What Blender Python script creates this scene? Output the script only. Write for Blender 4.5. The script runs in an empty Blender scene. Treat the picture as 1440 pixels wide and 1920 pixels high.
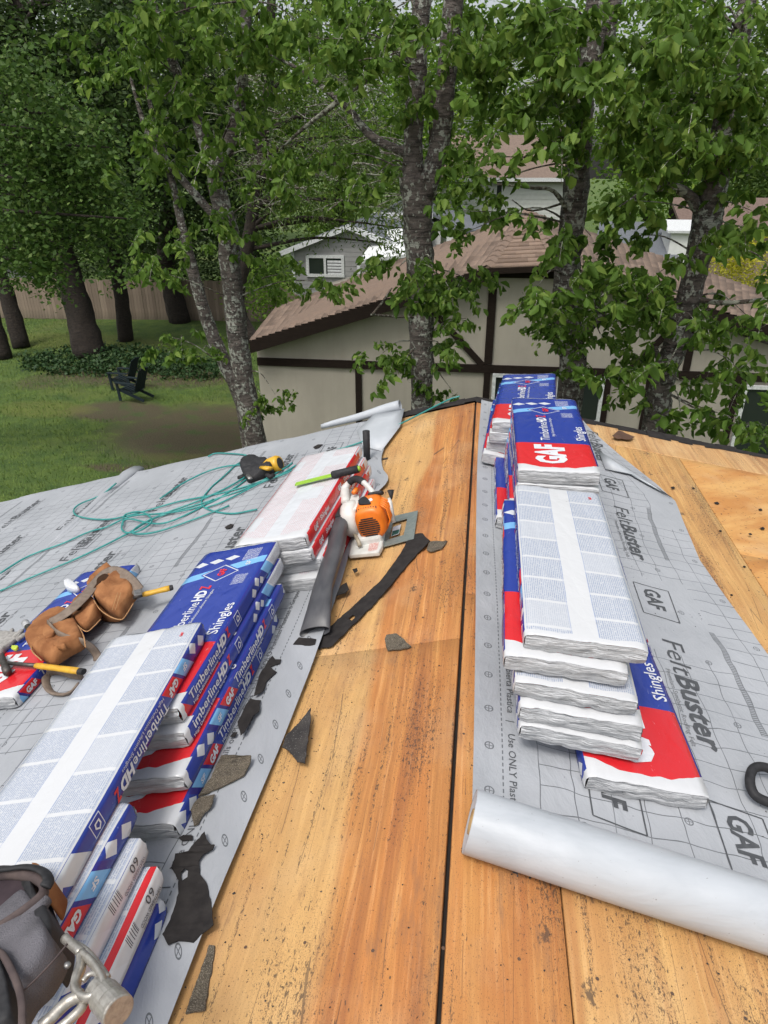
import bpy, math, random
import numpy as np
from mathutils import Matrix, Vector
from mathutils.geometry import tessellate_polygon
random.seed(7); RNG = np.random.default_rng(7)
sc = bpy.context.scene
COL = sc.collection
# ---------------------------------------------------------------- camera
Z0 = 5.15                      # height of the roof ridge above the lawn
EYE = np.array([0.0, 0.0, Z0 + 1.465])
PITCH, YAW, ROLL, FPX = 0.467, 0.137, -0.0017, 1298.0
_F = np.array([-math.sin(YAW)*math.cos(PITCH), math.cos(YAW)*math.cos(PITCH), -math.sin(PITCH)])
_R = np.array([math.cos(YAW), math.sin(YAW), 0.0]); _U = np.cross(_R, _F)
_c, _s = math.cos(ROLL), math.sin(ROLL)
_R, _U = _R*_c + _U*_s, _U*_c - _R*_s
cam_d = bpy.data.cameras.new('camera'); cam = bpy.data.objects.new('camera', cam_d); COL.objects.link(cam)
cam.matrix_world = Matrix(((_R[0], _U[0], -_F[0], EYE[0]), (_R[1], _U[1], -_F[1], EYE[1]), (_R[2], _U[2], -_F[2], EYE[2]), (0, 0, 0, 1)))
cam_d.sensor_fit = 'VERTICAL'; cam_d.sensor_height = 36.0; cam_d.lens = 36.0*FPX/1920.0
cam_d.clip_start = 0.02; cam_d.clip_end = 2000
sc.camera = cam
# ---------------------------------------------------------------- world, sun, exposure
SUN_EL, SUN_AZ = math.radians(62), math.radians(205)
w = bpy.data.worlds.new('World'); sc.world = w; w.use_nodes = True
wn_ = w.node_tree; wn_.nodes.clear()
sky = wn_.nodes.new('ShaderNodeTexSky'); sky.sky_type = 'NISHITA'; sky.sun_disc = False
sky.sun_elevation = SUN_EL; sky.sun_rotation = SUN_AZ; sky.air_density = 1.3; sky.dust_density = 5.0; sky.ozone_density = 1.0
hs = wn_.nodes.new('ShaderNodeHueSaturation'); hs.inputs['Saturation'].default_value = 0.35
bg = wn_.nodes.new('ShaderNodeBackground'); bg.inputs['Strength'].default_value = 0.15
wo = wn_.nodes.new('ShaderNodeOutputWorld')
wn_.links.new(sky.outputs[0], hs.inputs['Color']); wn_.links.new(hs.outputs[0], bg.inputs['Color']); wn_.links.new(bg.outputs[0], wo.inputs['Surface'])
sd = bpy.data.lights.new('sun', 'SUN'); sd.energy = 1.3; sd.angle = math.radians(14); sd.color = (1.0, 0.96, 0.9)
sun = bpy.data.objects.new('sun', sd); COL.objects.link(sun)
_sv = Vector((math.sin(SUN_AZ)*math.cos(SUN_EL), math.cos(SUN_AZ)*math.cos(SUN_EL), math.sin(SUN_EL)))
sun.rotation_euler = _sv.to_track_quat('Z', 'Y').to_euler(); sun.location = (0, 0, 30)
sc.view_settings.view_transform = 'Standard'; sc.view_settings.look = 'None'
sc.view_settings.gamma = 1; sc.view_settings.use_curve_mapping = False
sc.view_settings.exposure = 0.35
sc.cycles.max_bounces = 6; sc.cycles.diffuse_bounces = 3; sc.cycles.glossy_bounces = 2; sc.cycles.transmission_bounces = 3; sc.cycles.transparent_max_bounces = 4

# ---------------------------------------------------------------- geometry helpers
ML, MR = 0.269, 0.164           # slopes of the left and right roof planes
def ray(u, v): return (u-720)/FPX*_R - (v-960)/FPX*_U + _F
def at(u, v, y):                # world point where a sight line meets the plane y = const
    r = ray(u, v); return EYE + r*(y/r[1])
def on_plane(u, v, n, d):
    r = ray(u, v); n = np.array(n, float); return EYE + r*((d - n@EYE)/(n@r))
def onL(u, v, e=0.0): return on_plane(u, v, (-ML, 0, 1), Z0 + e)
def onR(u, v, e=0.0): return on_plane(u, v, (MR, 0, 1), Z0 + e)
def onG(u, v, e=0.0): return on_plane(u, v, (0, 0, 1), e)
def rz(x): return Z0 + (ML*x if x < 0 else -MR*x)
NL = np.array([-ML, 0, 1])/math.hypot(1, ML); NR = np.array([MR, 0, 1])/math.hypot(1, MR)
EL = np.array([1, 0, ML])/math.hypot(1, ML); ER = np.array([1, 0, -MR])/math.hypot(1, MR)
def frame(x, y, e=0.0, rot=0.0, roll=0.0, pitch=0.0, side=None):
    L = (x < 0) if side is None else side == 'L'
    a, n = (EL, NL) if L else (ER, NR)
    o = np.array([x, y, rz(x)]) + n*e
    m = Matrix(((a[0], 0, n[0], o[0]), (a[1], 1, n[1], o[1]), (a[2], 0, n[2], o[2]), (0, 0, 0, 1)))
    return m @ Matrix.Rotation(rot, 4, 'Z') @ Matrix.Rotation(pitch, 4, 'X') @ Matrix.Rotation(roll, 4, 'Y')
def sines(seed, freq, n=7, dim=2):
    r = np.random.default_rng(seed); D = r.normal(size=(n, dim)); D /= np.linalg.norm(D, axis=1)[:, None]
    K = D*(freq*r.uniform(.5, 1.9, n))[:, None]; P = r.uniform(0, 6.28, n)
    return lambda *c: sum(np.sin(sum(K[i, k]*np.asarray(c[k]) for k in range(dim)) + P[i]) for i in range(n))/n**.5

class MB:
    """collects vertices and faces for one mesh object"""
    def __init__(s): s.v = []; s.f = []; s.m = []; s.uv = None
    def add(s, vs, fs, mi=0):
        o = len(s.v); s.v += [tuple(map(float, p)) for p in vs]; s.f += [tuple(o+i for i in f) for f in fs]; s.m += [mi]*len(fs); return s
    def box(s, c, d, M=None, mi=0, taper=1.0):
        x, y, z = d[0]/2, d[1]/2, d[2]/2
        vs = [Vector((a*x*(taper if k > 0 else 1), b*y*(taper if k > 0 else 1), k*z)) for k in (-1, 1) for b in (-1, 1) for a in (-1, 1)]
        if M is not None: vs = [M @ p for p in vs]
        vs = [p + Vector(c) for p in vs]
        return s.add(vs, [(0, 2, 3, 1), (4, 5, 7, 6), (0, 1, 5, 4), (1, 3, 7, 5), (3, 2, 6, 7), (2, 0, 4, 6)], mi)
    def tube(s, pts, rad, n=8, cap=True, wob=0.0, mi=0, flat=None, seed=0, up=None):
        pts = [np.array(p, float) for p in pts]; N = len(pts)
        if not hasattr(rad, '__len__'): rad = [rad]*N
        rr = np.random.default_rng(seed); a = None; vs = []
        for i in range(N):
            t = pts[min(i+1, N-1)] - pts[max(i-1, 0)]; t = t/(np.linalg.norm(t)+1e-9)
            if a is None:
                h = np.array(up, float) if up is not None else (np.array([0, 0, 1.]) if abs(t[2]) < .9 else np.array([1., 0, 0]))
                a = np.cross(h, t); a /= np.linalg.norm(a)
            else:
                a = a - t*(a@t); a /= np.linalg.norm(a)+1e-9
            b = np.cross(t, a)
            fl = 1.0 if flat is None else (flat[i] if hasattr(flat, '__len__') else flat)
            for k in range(n):
                an = 2*math.pi*k/n; q = rad[i]*(1 + wob*rr.normal())
                vs.append(pts[i] + a*math.cos(an)*q + b*math.sin(an)*q*fl)
        fs = [(i*n+k, i*n+(k+1) % n, (i+1)*n+(k+1) % n, (i+1)*n+k) for i in range(N-1) for k in range(n)]
        if cap: fs += [tuple(reversed(range(n))), tuple((N-1)*n+k for k in range(n))]
        return s.add(vs, fs, mi)
    def lathe(s, prof, M=None, n=20, mi=0, sx=1, sy=1):
        M = M or Matrix(); vs = [M @ Vector((r*math.cos(6.28318*k/n)*sx, r*math.sin(6.28318*k/n)*sy, z)) for r, z in prof for k in range(n)]
        fs = [(i*n+k, i*n+(k+1) % n, (i+1)*n+(k+1) % n, (i+1)*n+k) for i in range(len(prof)-1) for k in range(n)]
        fs += [tuple(reversed(range(n))), tuple((len(prof)-1)*n+k for k in range(n))]
        return s.add(vs, fs, mi)
    def build(s, name, mats, parent=None, smooth=False, bevel=0, kind=None, label=None):
        me = bpy.data.meshes.new(name); me.from_pydata(s.v, [], s.f)
        for m in (mats if isinstance(mats, (list, tuple)) else [mats]): me.materials.append(m)
        if any(s.m): me.polygons.foreach_set('material_index', s.m)
        if smooth: me.polygons.foreach_set('use_smooth', [True]*len(s.f))
        me.update()
        return link(name, me, parent, bevel, kind, label)
def link(name, me, parent=None, bevel=0, kind=None, label=None):
    o = bpy.data.objects.new(name, me); COL.objects.link(o)
    if parent is not None: adopt(o, parent)
    if bevel:
        b = o.modifiers.new('bevel', 'BEVEL'); b.width = bevel; b.segments = 2; b.limit_method = 'ANGLE'; b.angle_limit = .6
    if kind: o['kind'] = kind
    if label: o['label'] = label
    return o
LOCAL = set()
def adopt(o, p):
    o.parent = p
    if p.name not in LOCAL and p.type == 'EMPTY': o.matrix_parent_inverse = p.matrix_basis.inverted()
def thing(name, label, cat, M=None, group=None, local=False):
    o = bpy.data.objects.new(name, None); COL.objects.link(o); o.empty_display_size = .1
    if M is not None: o.matrix_basis = M if isinstance(M, Matrix) else Matrix.Translation(Vector(M))
    if local: LOCAL.add(o.name)
    return tag(o, label, cat, group)
def tag(o, label, cat, group=None):
    o['label'] = label; o['category'] = cat
    if group: o['group'] = group
    return o
def np_mesh(name, V, F, mats, uv=None):
    """V (n,3), F (m,k) constant k: fast mesh from arrays"""
    V = np.asarray(V, np.float32); F = np.asarray(F, np.int32); k = F.shape[1]
    me = bpy.data.meshes.new(name); me.vertices.add(len(V)); me.vertices.foreach_set('co', V.ravel())
    me.loops.add(F.size); me.loops.foreach_set('vertex_index', F.ravel())
    me.polygons.add(len(F)); me.polygons.foreach_set('loop_start', np.arange(len(F), dtype=np.int32)*k)
    for m in (mats if isinstance(mats, (list, tuple)) else [mats]): me.materials.append(m)
    if uv is not None:
        l = me.uv_layers.new(name='UVMap'); l.data.foreach_set('uv', np.asarray(uv, np.float32)[F.ravel()].ravel())
    me.update(calc_edges=True); me.validate()
    return me
def grid_mesh(name, fx, nu, nv, mat, smooth=True, uv=None):
    """fx(u,v)->(x,y,z) for u,v arrays in 0..1"""
    U, V = np.meshgrid(np.linspace(0, 1, nu), np.linspace(0, 1, nv), indexing='ij')
    P = np.stack([np.broadcast_to(c, U.shape) for c in fx(U, V)], -1).reshape(-1, 3)
    i, j = np.meshgrid(np.arange(nu-1), np.arange(nv-1), indexing='ij'); a = (i*nv+j).ravel()
    F = np.stack([a, a+nv, a+nv+1, a+1], 1)
    uvs = None if uv is None else np.stack([np.broadcast_to(c, U.shape) for c in uv(U, V)], -1).reshape(-1, 2)
    me = np_mesh(name, P, F, mat, uvs)
    if smooth: me.polygons.foreach_set('use_smooth', [True]*len(F))
    return me

# ---------------------------------------------------------------- node language
class S:
    def __init__(s, nt, x): s.nt = nt; s.x = x
    def m(s, op, *o, clamp=False):
        n = s.nt.nodes.new('ShaderNodeMath'); n.operation = op; n.use_clamp = clamp
        for i, q in enumerate((s,)+o):
            if isinstance(q, S): s.nt.links.new(q.x, n.inputs[i])
            else: n.inputs[i].default_value = float(q)
        return S(s.nt, n.outputs[0])
    def __add__(s, o): return s.m('ADD', o)
    __radd__ = __add__
    def __sub__(s, o): return s.m('SUBTRACT', o)
    def __rsub__(s, o): return (s*-1)+o
    def __mul__(s, o): return s.m('MULTIPLY', o)
    __rmul__ = __mul__
    def __truediv__(s, o): return s.m('DIVIDE', o)
    def gt(s, o): return s.m('GREATER_THAN', o)
    def lt(s, o): return s.m('LESS_THAN', o)
    def abs(s): return s.m('ABSOLUTE')
    def frac(s): return s.m('FRACT')
    def floor(s): return s.m('FLOOR')
    def mx(s, o): return s.m('MAXIMUM', o)
    def mn(s, o): return s.m('MINIMUM', o)
    def inv(s): return 1 - s
    def ramp(s, lo, hi):
        n = s.nt.nodes.new('ShaderNodeMapRange'); n.clamp = True; s.nt.links.new(s.x, n.inputs[0])
        n.inputs[1].default_value = lo; n.inputs[2].default_value = hi; return S(s.nt, n.outputs[0])
    def between(s, a, b): return s.gt(a)*s.lt(b)
class Mat:
    def __init__(s, name, rough=.7, metal=0.0, col=(.5, .5, .5), spec=.5):
        s.mat = bpy.data.materials.new(name); s.mat.use_nodes = True; s.nt = s.mat.node_tree
        s.b = s.nt.nodes['Principled BSDF']; s.b.inputs['Roughness'].default_value = rough
        s.b.inputs['Metallic'].default_value = metal; s.b.inputs['Base Color'].default_value = (*col, 1)
        s.b.inputs['Specular IOR Level'].default_value = spec; s.tc = None; s.h = None
    def coords(s, kind='Object', w=None):
        if s.tc is None: s.tc = s.nt.nodes.new('ShaderNodeTexCoord')
        sp = s.nt.nodes.new('ShaderNodeSeparateXYZ'); s.nt.links.new(s.tc.outputs[kind], sp.inputs[0])
        return [S(s.nt, sp.outputs[i]) for i in range(3)]
    def comb(s, x, y, z=0.0):
        n = s.nt.nodes.new('ShaderNodeCombineXYZ')
        for i, q in enumerate((x, y, z)):
            if isinstance(q, S): s.nt.links.new(q.x, n.inputs[i])
            else: n.inputs[i].default_value = q
        return n.outputs[0]
    def noise(s, vec, scale, detail=4, rough=.55, dist=0.0, w=None):
        n = s.nt.nodes.new('ShaderNodeTexNoise'); n.inputs['Scale'].default_value = scale; n.inputs['Detail'].default_value = detail
        n.inputs['Roughness'].default_value = rough; n.inputs['Distortion'].default_value = dist
        s.nt.links.new(vec, n.inputs['Vector']); return S(s.nt, n.outputs['Fac'])
    def voro(s, vec, scale, feat='F1', out='Distance', rnd=1.0):
        n = s.nt.nodes.new('ShaderNodeTexVoronoi'); n.feature = feat; n.inputs['Scale'].default_value = scale
        n.inputs['Randomness'].default_value = rnd; s.nt.links.new(vec, n.inputs['Vector']); return S(s.nt, n.outputs[out])
    def mix(s, f, a, b):
        n = s.nt.nodes.new('ShaderNodeMix'); n.data_type = 'RGBA'
        if isinstance(f, S): s.nt.links.new(f.x, n.inputs[0])
        else: n.inputs[0].default_value = f
        for k, q in ((6, a), (7, b)):
            if isinstance(q, S): s.nt.links.new(q.x, n.inputs[k])
            else: n.inputs[k].default_value = (*q, 1)
        return S(s.nt, n.outputs[2])
    def out(s, col=None, bump=None, bs=.3, bd=.01, rough=None):
        if col is not None: s.nt.links.new(col.x, s.b.inputs['Base Color'])
        if rough is not None: s.nt.links.new(rough.x, s.b.inputs['Roughness'])
        if bump is not None:
            n = s.nt.nodes.new('ShaderNodeBump'); n.inputs['Strength'].default_value = bs; n.inputs['Distance'].default_value = bd
            s.nt.links.new(bump.x, n.inputs['Height']); s.nt.links.new(n.outputs[0], s.b.inputs['Normal'])
        return s.mat
def plain(name, c1, c2=None, rough=.6, metal=0.0, scale=20, bs=.2, bd=.003, spec=.5, stretch=(1, 1, 1)):
    m = Mat(name, rough, metal, c1, spec); x, y, z = m.coords(); v = m.comb(x*stretch[0], y*stretch[1], z*stretch[2])
    n = m.noise(v, scale, 5); c2 = c2 or tuple(q*.7 for q in c1)
    return m.out(m.mix(n.ramp(.35, .65), c1, c2), n, bs, bd, rough=(n*.25+(rough-.12)))

# ---------------------------------------------------------------- materials
def m_plywood(name, ca, cb, cr, off=0.0, spk=1.0, grain='y', knots=True, zone=None):
    m = Mat(name, .72); x, y, z = m.coords(); xw, yw = x, y
    if grain == 'x': x, y = y, x
    x = x + off; warp = m.noise(m.comb(x*3, y*.7), 1.4, 3)
    xx = x + (warp-.5)*.05
    g1 = m.noise(m.comb(xx*7, y*.35), 1.6, 4); g2 = m.noise(m.comb(xx*60, y*1.6), 1.6, 5, .65)
    g3 = m.noise(m.comb(xx*16, y*.25, 3.1), 1.5, 3)
    rings = ((xx*30 + g3*5).m('SINE')*.5+.5)
    col = m.mix(g1.ramp(.42, .6), ca, cb)
    col = m.mix(g3.ramp(.52, .68)*.75, col, cr)
    col = m.mix(rings*.18, col, cr)
    col = m.mix(g2.ramp(.35, .75)*.36, col, tuple(q*.5 for q in cr)); col = m.mix(g2.ramp(.45, .28)*.24, col, (.68, .48, .26))
    if zone:
        zx, zc = zone; zw = m.noise(m.comb(xw*1.5, yw*.55, 4), 1.3, 3); col = m.mix((xw + (zw-.5)*.22 - zx).ramp(.015, -.015)*.85, col, m.mix(g1.ramp(.42, .6), zc, tuple(q*.86 for q in zc)))
        col = m.mix(rings*.16, col, cr); col = m.mix(g2.ramp(.35, .75)*.22, col, tuple(q*.5 for q in cr))
    big = m.noise(m.comb(xw*2.2, yw*1.1, 14), 1.0, 5, .65); col = m.mix(big.ramp(.50, .70)*.55, col, tuple(q*.95 for q in cr))
    # weathered, paler patches
    pale = m.noise(m.comb(x*2, y*1.5, 9.2), 2.2, 4)
    col = m.mix(pale.ramp(.5, .75)*.30, col, (.58, .41, .23))
    if knots:
        kv = m.comb(x*2.1+.3, y*1.25+.7); d = m.voro(kv, 1.0)
        kr = ((d*95 + g3*3).m('SINE')*.5+.5)*d.ramp(.085, .03)
        col = m.mix(kr*.55, col, (.22, .09, .03)); col = m.mix(d.ramp(.017, .009)*.8, col, (.08, .04, .025))
    # asphalt dust and shingle crumbs caught along the grain
    dens = m.noise(m.comb(x*5, y*1.1, 5), 1.3, 3).ramp(.46, .72)
    sp = m.noise(m.comb(x*215, y*58), 1.0, 3, .62); sp2 = m.noise(m.comb(x*110, y*62, 4), 1.0, 4, .7)
    sp3 = m.noise(m.comb(x*620, y*260, 8), 1.0, 2, .5)
    streak = m.noise(m.comb(xx*30, y*1.1, 3), 1.0, 2).ramp(.56, .68); dens = dens.mx(streak)
    specks = (sp + dens*.12).ramp(.672-.02*spk, .705-.02*spk); specks2 = (sp2 + dens*.12).ramp(.690-.02*spk, .73-.02*spk); specks3 = (sp3+dens*.09).ramp(.620, .68)
    v2 = m.voro(m.comb(x*5, y*3.2, 2), 1.0); blots = (v2*-1 + (sp2-.5)*.45).ramp(-.075, -.03)
    v3 = m.voro(m.comb(x*13, y*9, 6), 1.0); holes = (v3 + (sp2-.5)*.1).lt(.035)
    ck = m.voro(m.comb(xx*13, y*.42, 3), 1.0, 'DISTANCE_TO_EDGE').lt(.0035)*m.noise(m.comb(x*9, y*2.5, 3), 1.0, 2).gt(.50)
    dirt = specks.mx(specks2).mx(ck*.8).mx(specks3*.8).mx(blots).mx(holes)
    col = m.mix(dirt*.80, col, (.05, .034, .026))
    smear = m.noise(m.comb(x*16, y*3.2, 7), 1.2, 6, .75).ramp(.56, .78)
    col = m.mix(smear*.8, col, (.19, .10, .055))
    return m.out(col, g2*.6 + sp*.4 - dirt*.5, .35, .003)
PLY_L = m_plywood('plywood_left', (.60, .28, .078), (.51, .20, .052), (.31, .11, .036), zone=(-.27, (.61, .38, .145)))
PLY_O = m_plywood('plywood_orange', (.56, .27, .078), (.50, .205, .055), (.33, .10, .03))
PLY_Y = m_plywood('plywood_yellow', (.60, .36, .130), (.55, .31, .11), (.40, .18, .06), off=1.7)
PLY_P = m_plywood('plywood_pale', (.60, .38, .17), (.52, .29, .11), (.38, .18, .07), off=4.1, spk=.3)
def m_osb():
    m = Mat('weathered_sheathing', .8); x, y, z = m.coords()
    r1 = x*.80 + y*.6; r2 = y*.80 - x*.6
    n = m.noise(m.comb(r1*6, r2*26), 1.0, 5, .65); n2 = m.noise(m.comb(r1*2, r2*6, 3), 1.0, 3); n3 = m.noise(m.comb(x*40, y*90, 3), 1.0, 3)
    col = m.mix(n2.ramp(.4, .62), (.55, .31, .105), (.44, .20, .055)); col = m.mix(n.ramp(.5, .75)*.5, col, (.34, .13, .04))
    pale = m.noise(m.comb(x*3, y*3, 9.2), 1.2, 4); col = m.mix(pale.ramp(.5, .75)*.35, col, (.58, .42, .24))
    d = n3.ramp(.64, .68).mx(m.voro(m.comb(x*6, y*6, 1), 1.0).lt(.04)); col = m.mix(d*.85, col, (.04, .03, .025))
    return m.out(col, n, .4, .003)
OSB = m_osb()
EDGE_DARK = plain('dark_gap', (.02, .015, .012), rough=.9)

def m_felt(name, ink=.8, wav=1.0, pale=0.0, dp=.135):
    m = Mat(name, .55, col=(.4, .4, .42)); u, v, _ = m.coords('UV')
    wob = m.noise(m.comb(u*3, v*3, 1), 1.6, 2); wob2 = m.noise(m.comb(u*3, v*3, 7), 1.6, 2)
    u2 = u + (wob-.5)*.03*wav; v2 = v + (wob2-.5)*.035*wav
    inside = u2.gt(.19)
    vline = ((v2/.078).frac() - .5).abs().lt(.5*.0032/.078) * inside
    uline = (((u2-.19)/.098).frac()).lt(.0028/.098) * inside
    fade = m.noise(m.comb(u*9, v*9, 2), 1.0, 2).ramp(.25, .5)
    blk = (((u2/.49).floor()*.37 + (v2/.53).floor()*.71).frac()).gt(.22)
    lines = vline.mx(uline)*(fade*.4+.6)*blk.mx(u2.lt(.32))*.85
    dash = (u-dp).abs().lt(.0019)*(v/.022).frac().lt(.6)
    def rings(uc, per, r, ph):
        du = u-uc; dv = ((v/per+ph).frac()-.5)*per; d2 = (du*du+dv*dv).m('SQRT')
        ring = (d2-r).abs().lt(r*.15); cross = (du.abs().lt(r*.11)).mx(dv.abs().lt(r*.11))*d2.lt(r); return ring.mx(cross)
    rg = rings(.046, .155, .0125, 0).mx(rings(.30, .31, .011, .4)).mx(rings(.60, .31, .011, .1)).mx(rings(.88, .31, .011, .7)).mx(rings(1.12, .31, .011, .2))
    bar = ((u2-.965).abs().lt(.011))*((v2/1.06+.33).frac().lt(.52)); hatch = ((v2/.009).frac().gt(.35)).mx((u2-.965).abs().gt(.0085))
    pr = lines.mx(dash*.85).mx(rg*.8).mx(bar*hatch*.75)*ink
    t = m.noise(m.comb(u*400, v*400), 1, 1); t2 = m.noise(m.comb(u*2.5, v*2.5, 3), 1, 4); dust = m.noise(m.comb(u*60, v*45, 6), 1, 4, .7)
    base = m.mix(t2.ramp(.35, .65), (.345+pale, .36+pale, .385+pale), (.285+pale, .30+pale, .322+pale))
    base = m.mix(t.ramp(.4, .7)*.10, base, (.25, .26, .28))
    col = m.mix(pr, base, (.045, .05, .055)); col = m.mix(dust.gt(.71)*.7, col, (.09, .08, .075))
    wr = m.noise(m.comb(u*6, v*3.5, 4), 1.3, 5, .6, .4)
    return m.out(col, wr + t*.02 + m.noise(m.comb(u*17, v*11, 8), 1.0, 4, .6, .6)*.3, .42, .026)
FELT = m_felt('felt_printed', ink=1.0); FELT_R = m_felt('felt_printed_bright', ink=.92, wav=1.5, pale=.02, dp=.085)
FELT_BACK = plain('felt_plain_back', (.43, .455, .485), (.39, .415, .445), rough=.45, scale=6, bs=.15, bd=.004)
INK = plain('print_ink_dark', (.05, .053, .06), (.075, .08, .085), .6, scale=60, bs=0)
INK_L = plain('print_ink_faded', (.12, .125, .135), (.16, .165, .17), .6, scale=60, bs=0)

BLUE, RED, WHITE, LBLUE = (.018, .040, .26), (.55, .018, .024), (.56, .58, .61), (.17, .40, .68)
def scuff(m, col, x, y, z, amt=1.0):
    s1 = m.noise(m.comb(x*60, y*18, z*60), 1.0, 6, .75, 1.2); s2 = m.noise(m.comb(x*7, y*4, z*7), 1.0, 3)
    msk = (s1 + s2*.35).ramp(.83, .93)*amt
    return m.mix(msk*.65, col, (.55, .58, .66))
def crumple(m, x, y, z, sc=1.0):
    a = m.noise(m.comb(x*14*sc, y*9*sc, z*14*sc), 1.0, 4, .6, .8); b = m.voro(m.comb(x*22*sc, y*14*sc, z*22*sc), 1.0, 'DISTANCE_TO_EDGE')
    return a*.75 + b.mn(.25)*.7
def diamond(x, y, cx, cy, rx, ry): return ((x-cx).abs()/rx + (y-cy).abs()/ry).lt(1.0)
def m_front(kind):
    m = Mat('wrapper_front_'+kind, .24); x, yo, z = m.coords(); y = m.coords('UV')[0]
    e = m.noise(m.comb(x*9, 0.0, 2.2), 1.0, 2)
    end = (yo + (x*x)*-1.1 + (e-.5)*.05).lt(-.462); endf = (yo + (e-.5)*.02).gt(.487)
    if kind == 'blue':
        col = m.mix(y.lt(-.185), BLUE, RED)
        t = y - x*.30
        col = m.mix(t.between(.285, .335), col, LBLUE)
        dm = diamond(x, y, -.01, .285, .088, .068); dm2 = diamond(x, y, -.01, .285, .080, .061); dm3 = diamond(x, y, -.01, .285, .073, .055)
        col = m.mix(dm, col, BLUE); col = m.mix(dm2*dm3.inv(), col, WHITE)
        ck = diamond(x, y, -.135, .375, .034, .021).mx(diamond(x, y, -.068, .388, .034, .021)).mx(diamond(x, y, .0, .40, .034, .021))
        col = m.mix(ck, col, WHITE)
        # small print blocks
        rows = ((x/.0062).frac().lt(.55))*m.noise(m.comb((x/.0062).floor(), y*240, 1), 1.0, 1).gt(.46)
        bl = (x.between(.055, .12)*y.between(.36, .45)).mx(x.between(.07, .125)*y.between(.18, .25))
        col = m.mix(bl*rows*.8, col, WHITE)
        col = m.mix(x.gt(.16), col, (.03, .03, .24))
    else:
        col = m.mix(0.0, WHITE, WHITE); rows = ((x/.010).frac().lt(.5))*m.noise(m.comb((x/.010).floor(), y*110, 1), 1.0, 1).gt(.44)
        bl = m.noise(m.comb((x/.11).floor()*3.1, (y/.13).floor()*2.7), 1.0, 0).gt(.42)*x.abs().gt(.035)
        col = m.mix(bl*rows*.38, col, (.50, .17, .18)); col = m.mix(bl*.18, col, (.58, .50, .52))
        col = m.mix(x.abs().gt(.163), col, RED)
    col = m.mix(end.mx(endf), col, (.54, .55, .565)); col = scuff(m, col, x, y, z, .9)
    return m.out(col, crumple(m, x, y, z, .8), .42, .010)
def m_side(kind):
    m = Mat('wrapper_side_'+kind, .26); x, y0, z = m.coords(); y = m.coords('UV')[0]
    e = m.noise(m.comb(0.0, z*30, 2.2), 1.0, 2)
    if kind in ('blue', 'blue_white'):
        t = y + z*.9
        col = m.mix(t.between(-.36, -.20), BLUE, (.028, .022, .20))
        col = m.mix(t.between(-.335, -.265), col, LBLUE); col = m.mix(t.between(.585, .655), col, LBLUE)
        col = m.mix(t.between(-.25, -.165)*z.abs().lt(.0235), col, RED)
        ck = diamond(y+z*.2, z, -.385, -.008, .026, .024).mx(diamond(y+z*.2, z, -.445, .008, .026, .024))
        ck = ck.mx(diamond(y, z, .445, -.010, .024, .020)).mx(diamond(y, z, .495, .010, .024, .020)).mx(diamond(y, z, .535, -.006, .02, .016))
        col = m.mix(ck, col, WHITE)
        sq = ((y-.272).abs().lt(.023))*(z.abs().lt(.021)); sq2 = ((y-.272).abs().lt(.0205))*(z.abs().lt(.0187))
        col = m.mix(sq*sq2.inv(), col, WHITE)
        if kind == 'blue_white': col = m.mix(t.between(.345, .43), col, (.54, .56, .58))
        col = m.mix(t.gt(.655), col, WHITE)
        rows = ((z/.006).frac().lt(.5))*m.noise(m.comb((z/.006).floor(), y*220, 1), 1.0, 1).gt(.46)
        col = m.mix(rows*t.gt(.665)*.6, col, (.2, .2, .24))
    elif kind == 'tag':        # big white lot label, blue checks
        t = y + z*1.1
        ph = (t/.20+.45).frac(); col = m.mix(ph.lt(.60), BLUE, WHITE)
        rows = ((z/.0075).frac().lt(.45))*m.noise(m.comb((z/.0075).floor(), y*170, 1), 1.0, 1).gt(.45)
        lab = t.lt(-.285); col = m.mix(lab, col, (.54, .55, .57))
        bars = m.noise(m.comb(y*420, 0.0, 5), 1.0, 0).gt(.5)*(y.between(-.37, -.325))*z.between(-.022, .008)
        col = m.mix((rows*y.between(-.47, -.38)*.6*z.gt(.016)).mx(bars*.9), col, (.04, .04, .06))
    else:
        col = m.mix(0.0, RED, RED); col = m.mix((y+z*.9).gt(.40), col, WHITE)
        col = m.mix(((y/.19).frac().between(.1, .28))*z.abs().lt(.016), col, (.42, .01, .012))
    end = (y0 + (e-.5)*.03).lt(-.478)
    col = m.mix(end, col, (.53, .54, .555)); col = scuff(m, col, x, y, z, .8)
    return m.out(col, crumple(m, x, y, z, .9), .4, .008)
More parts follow.
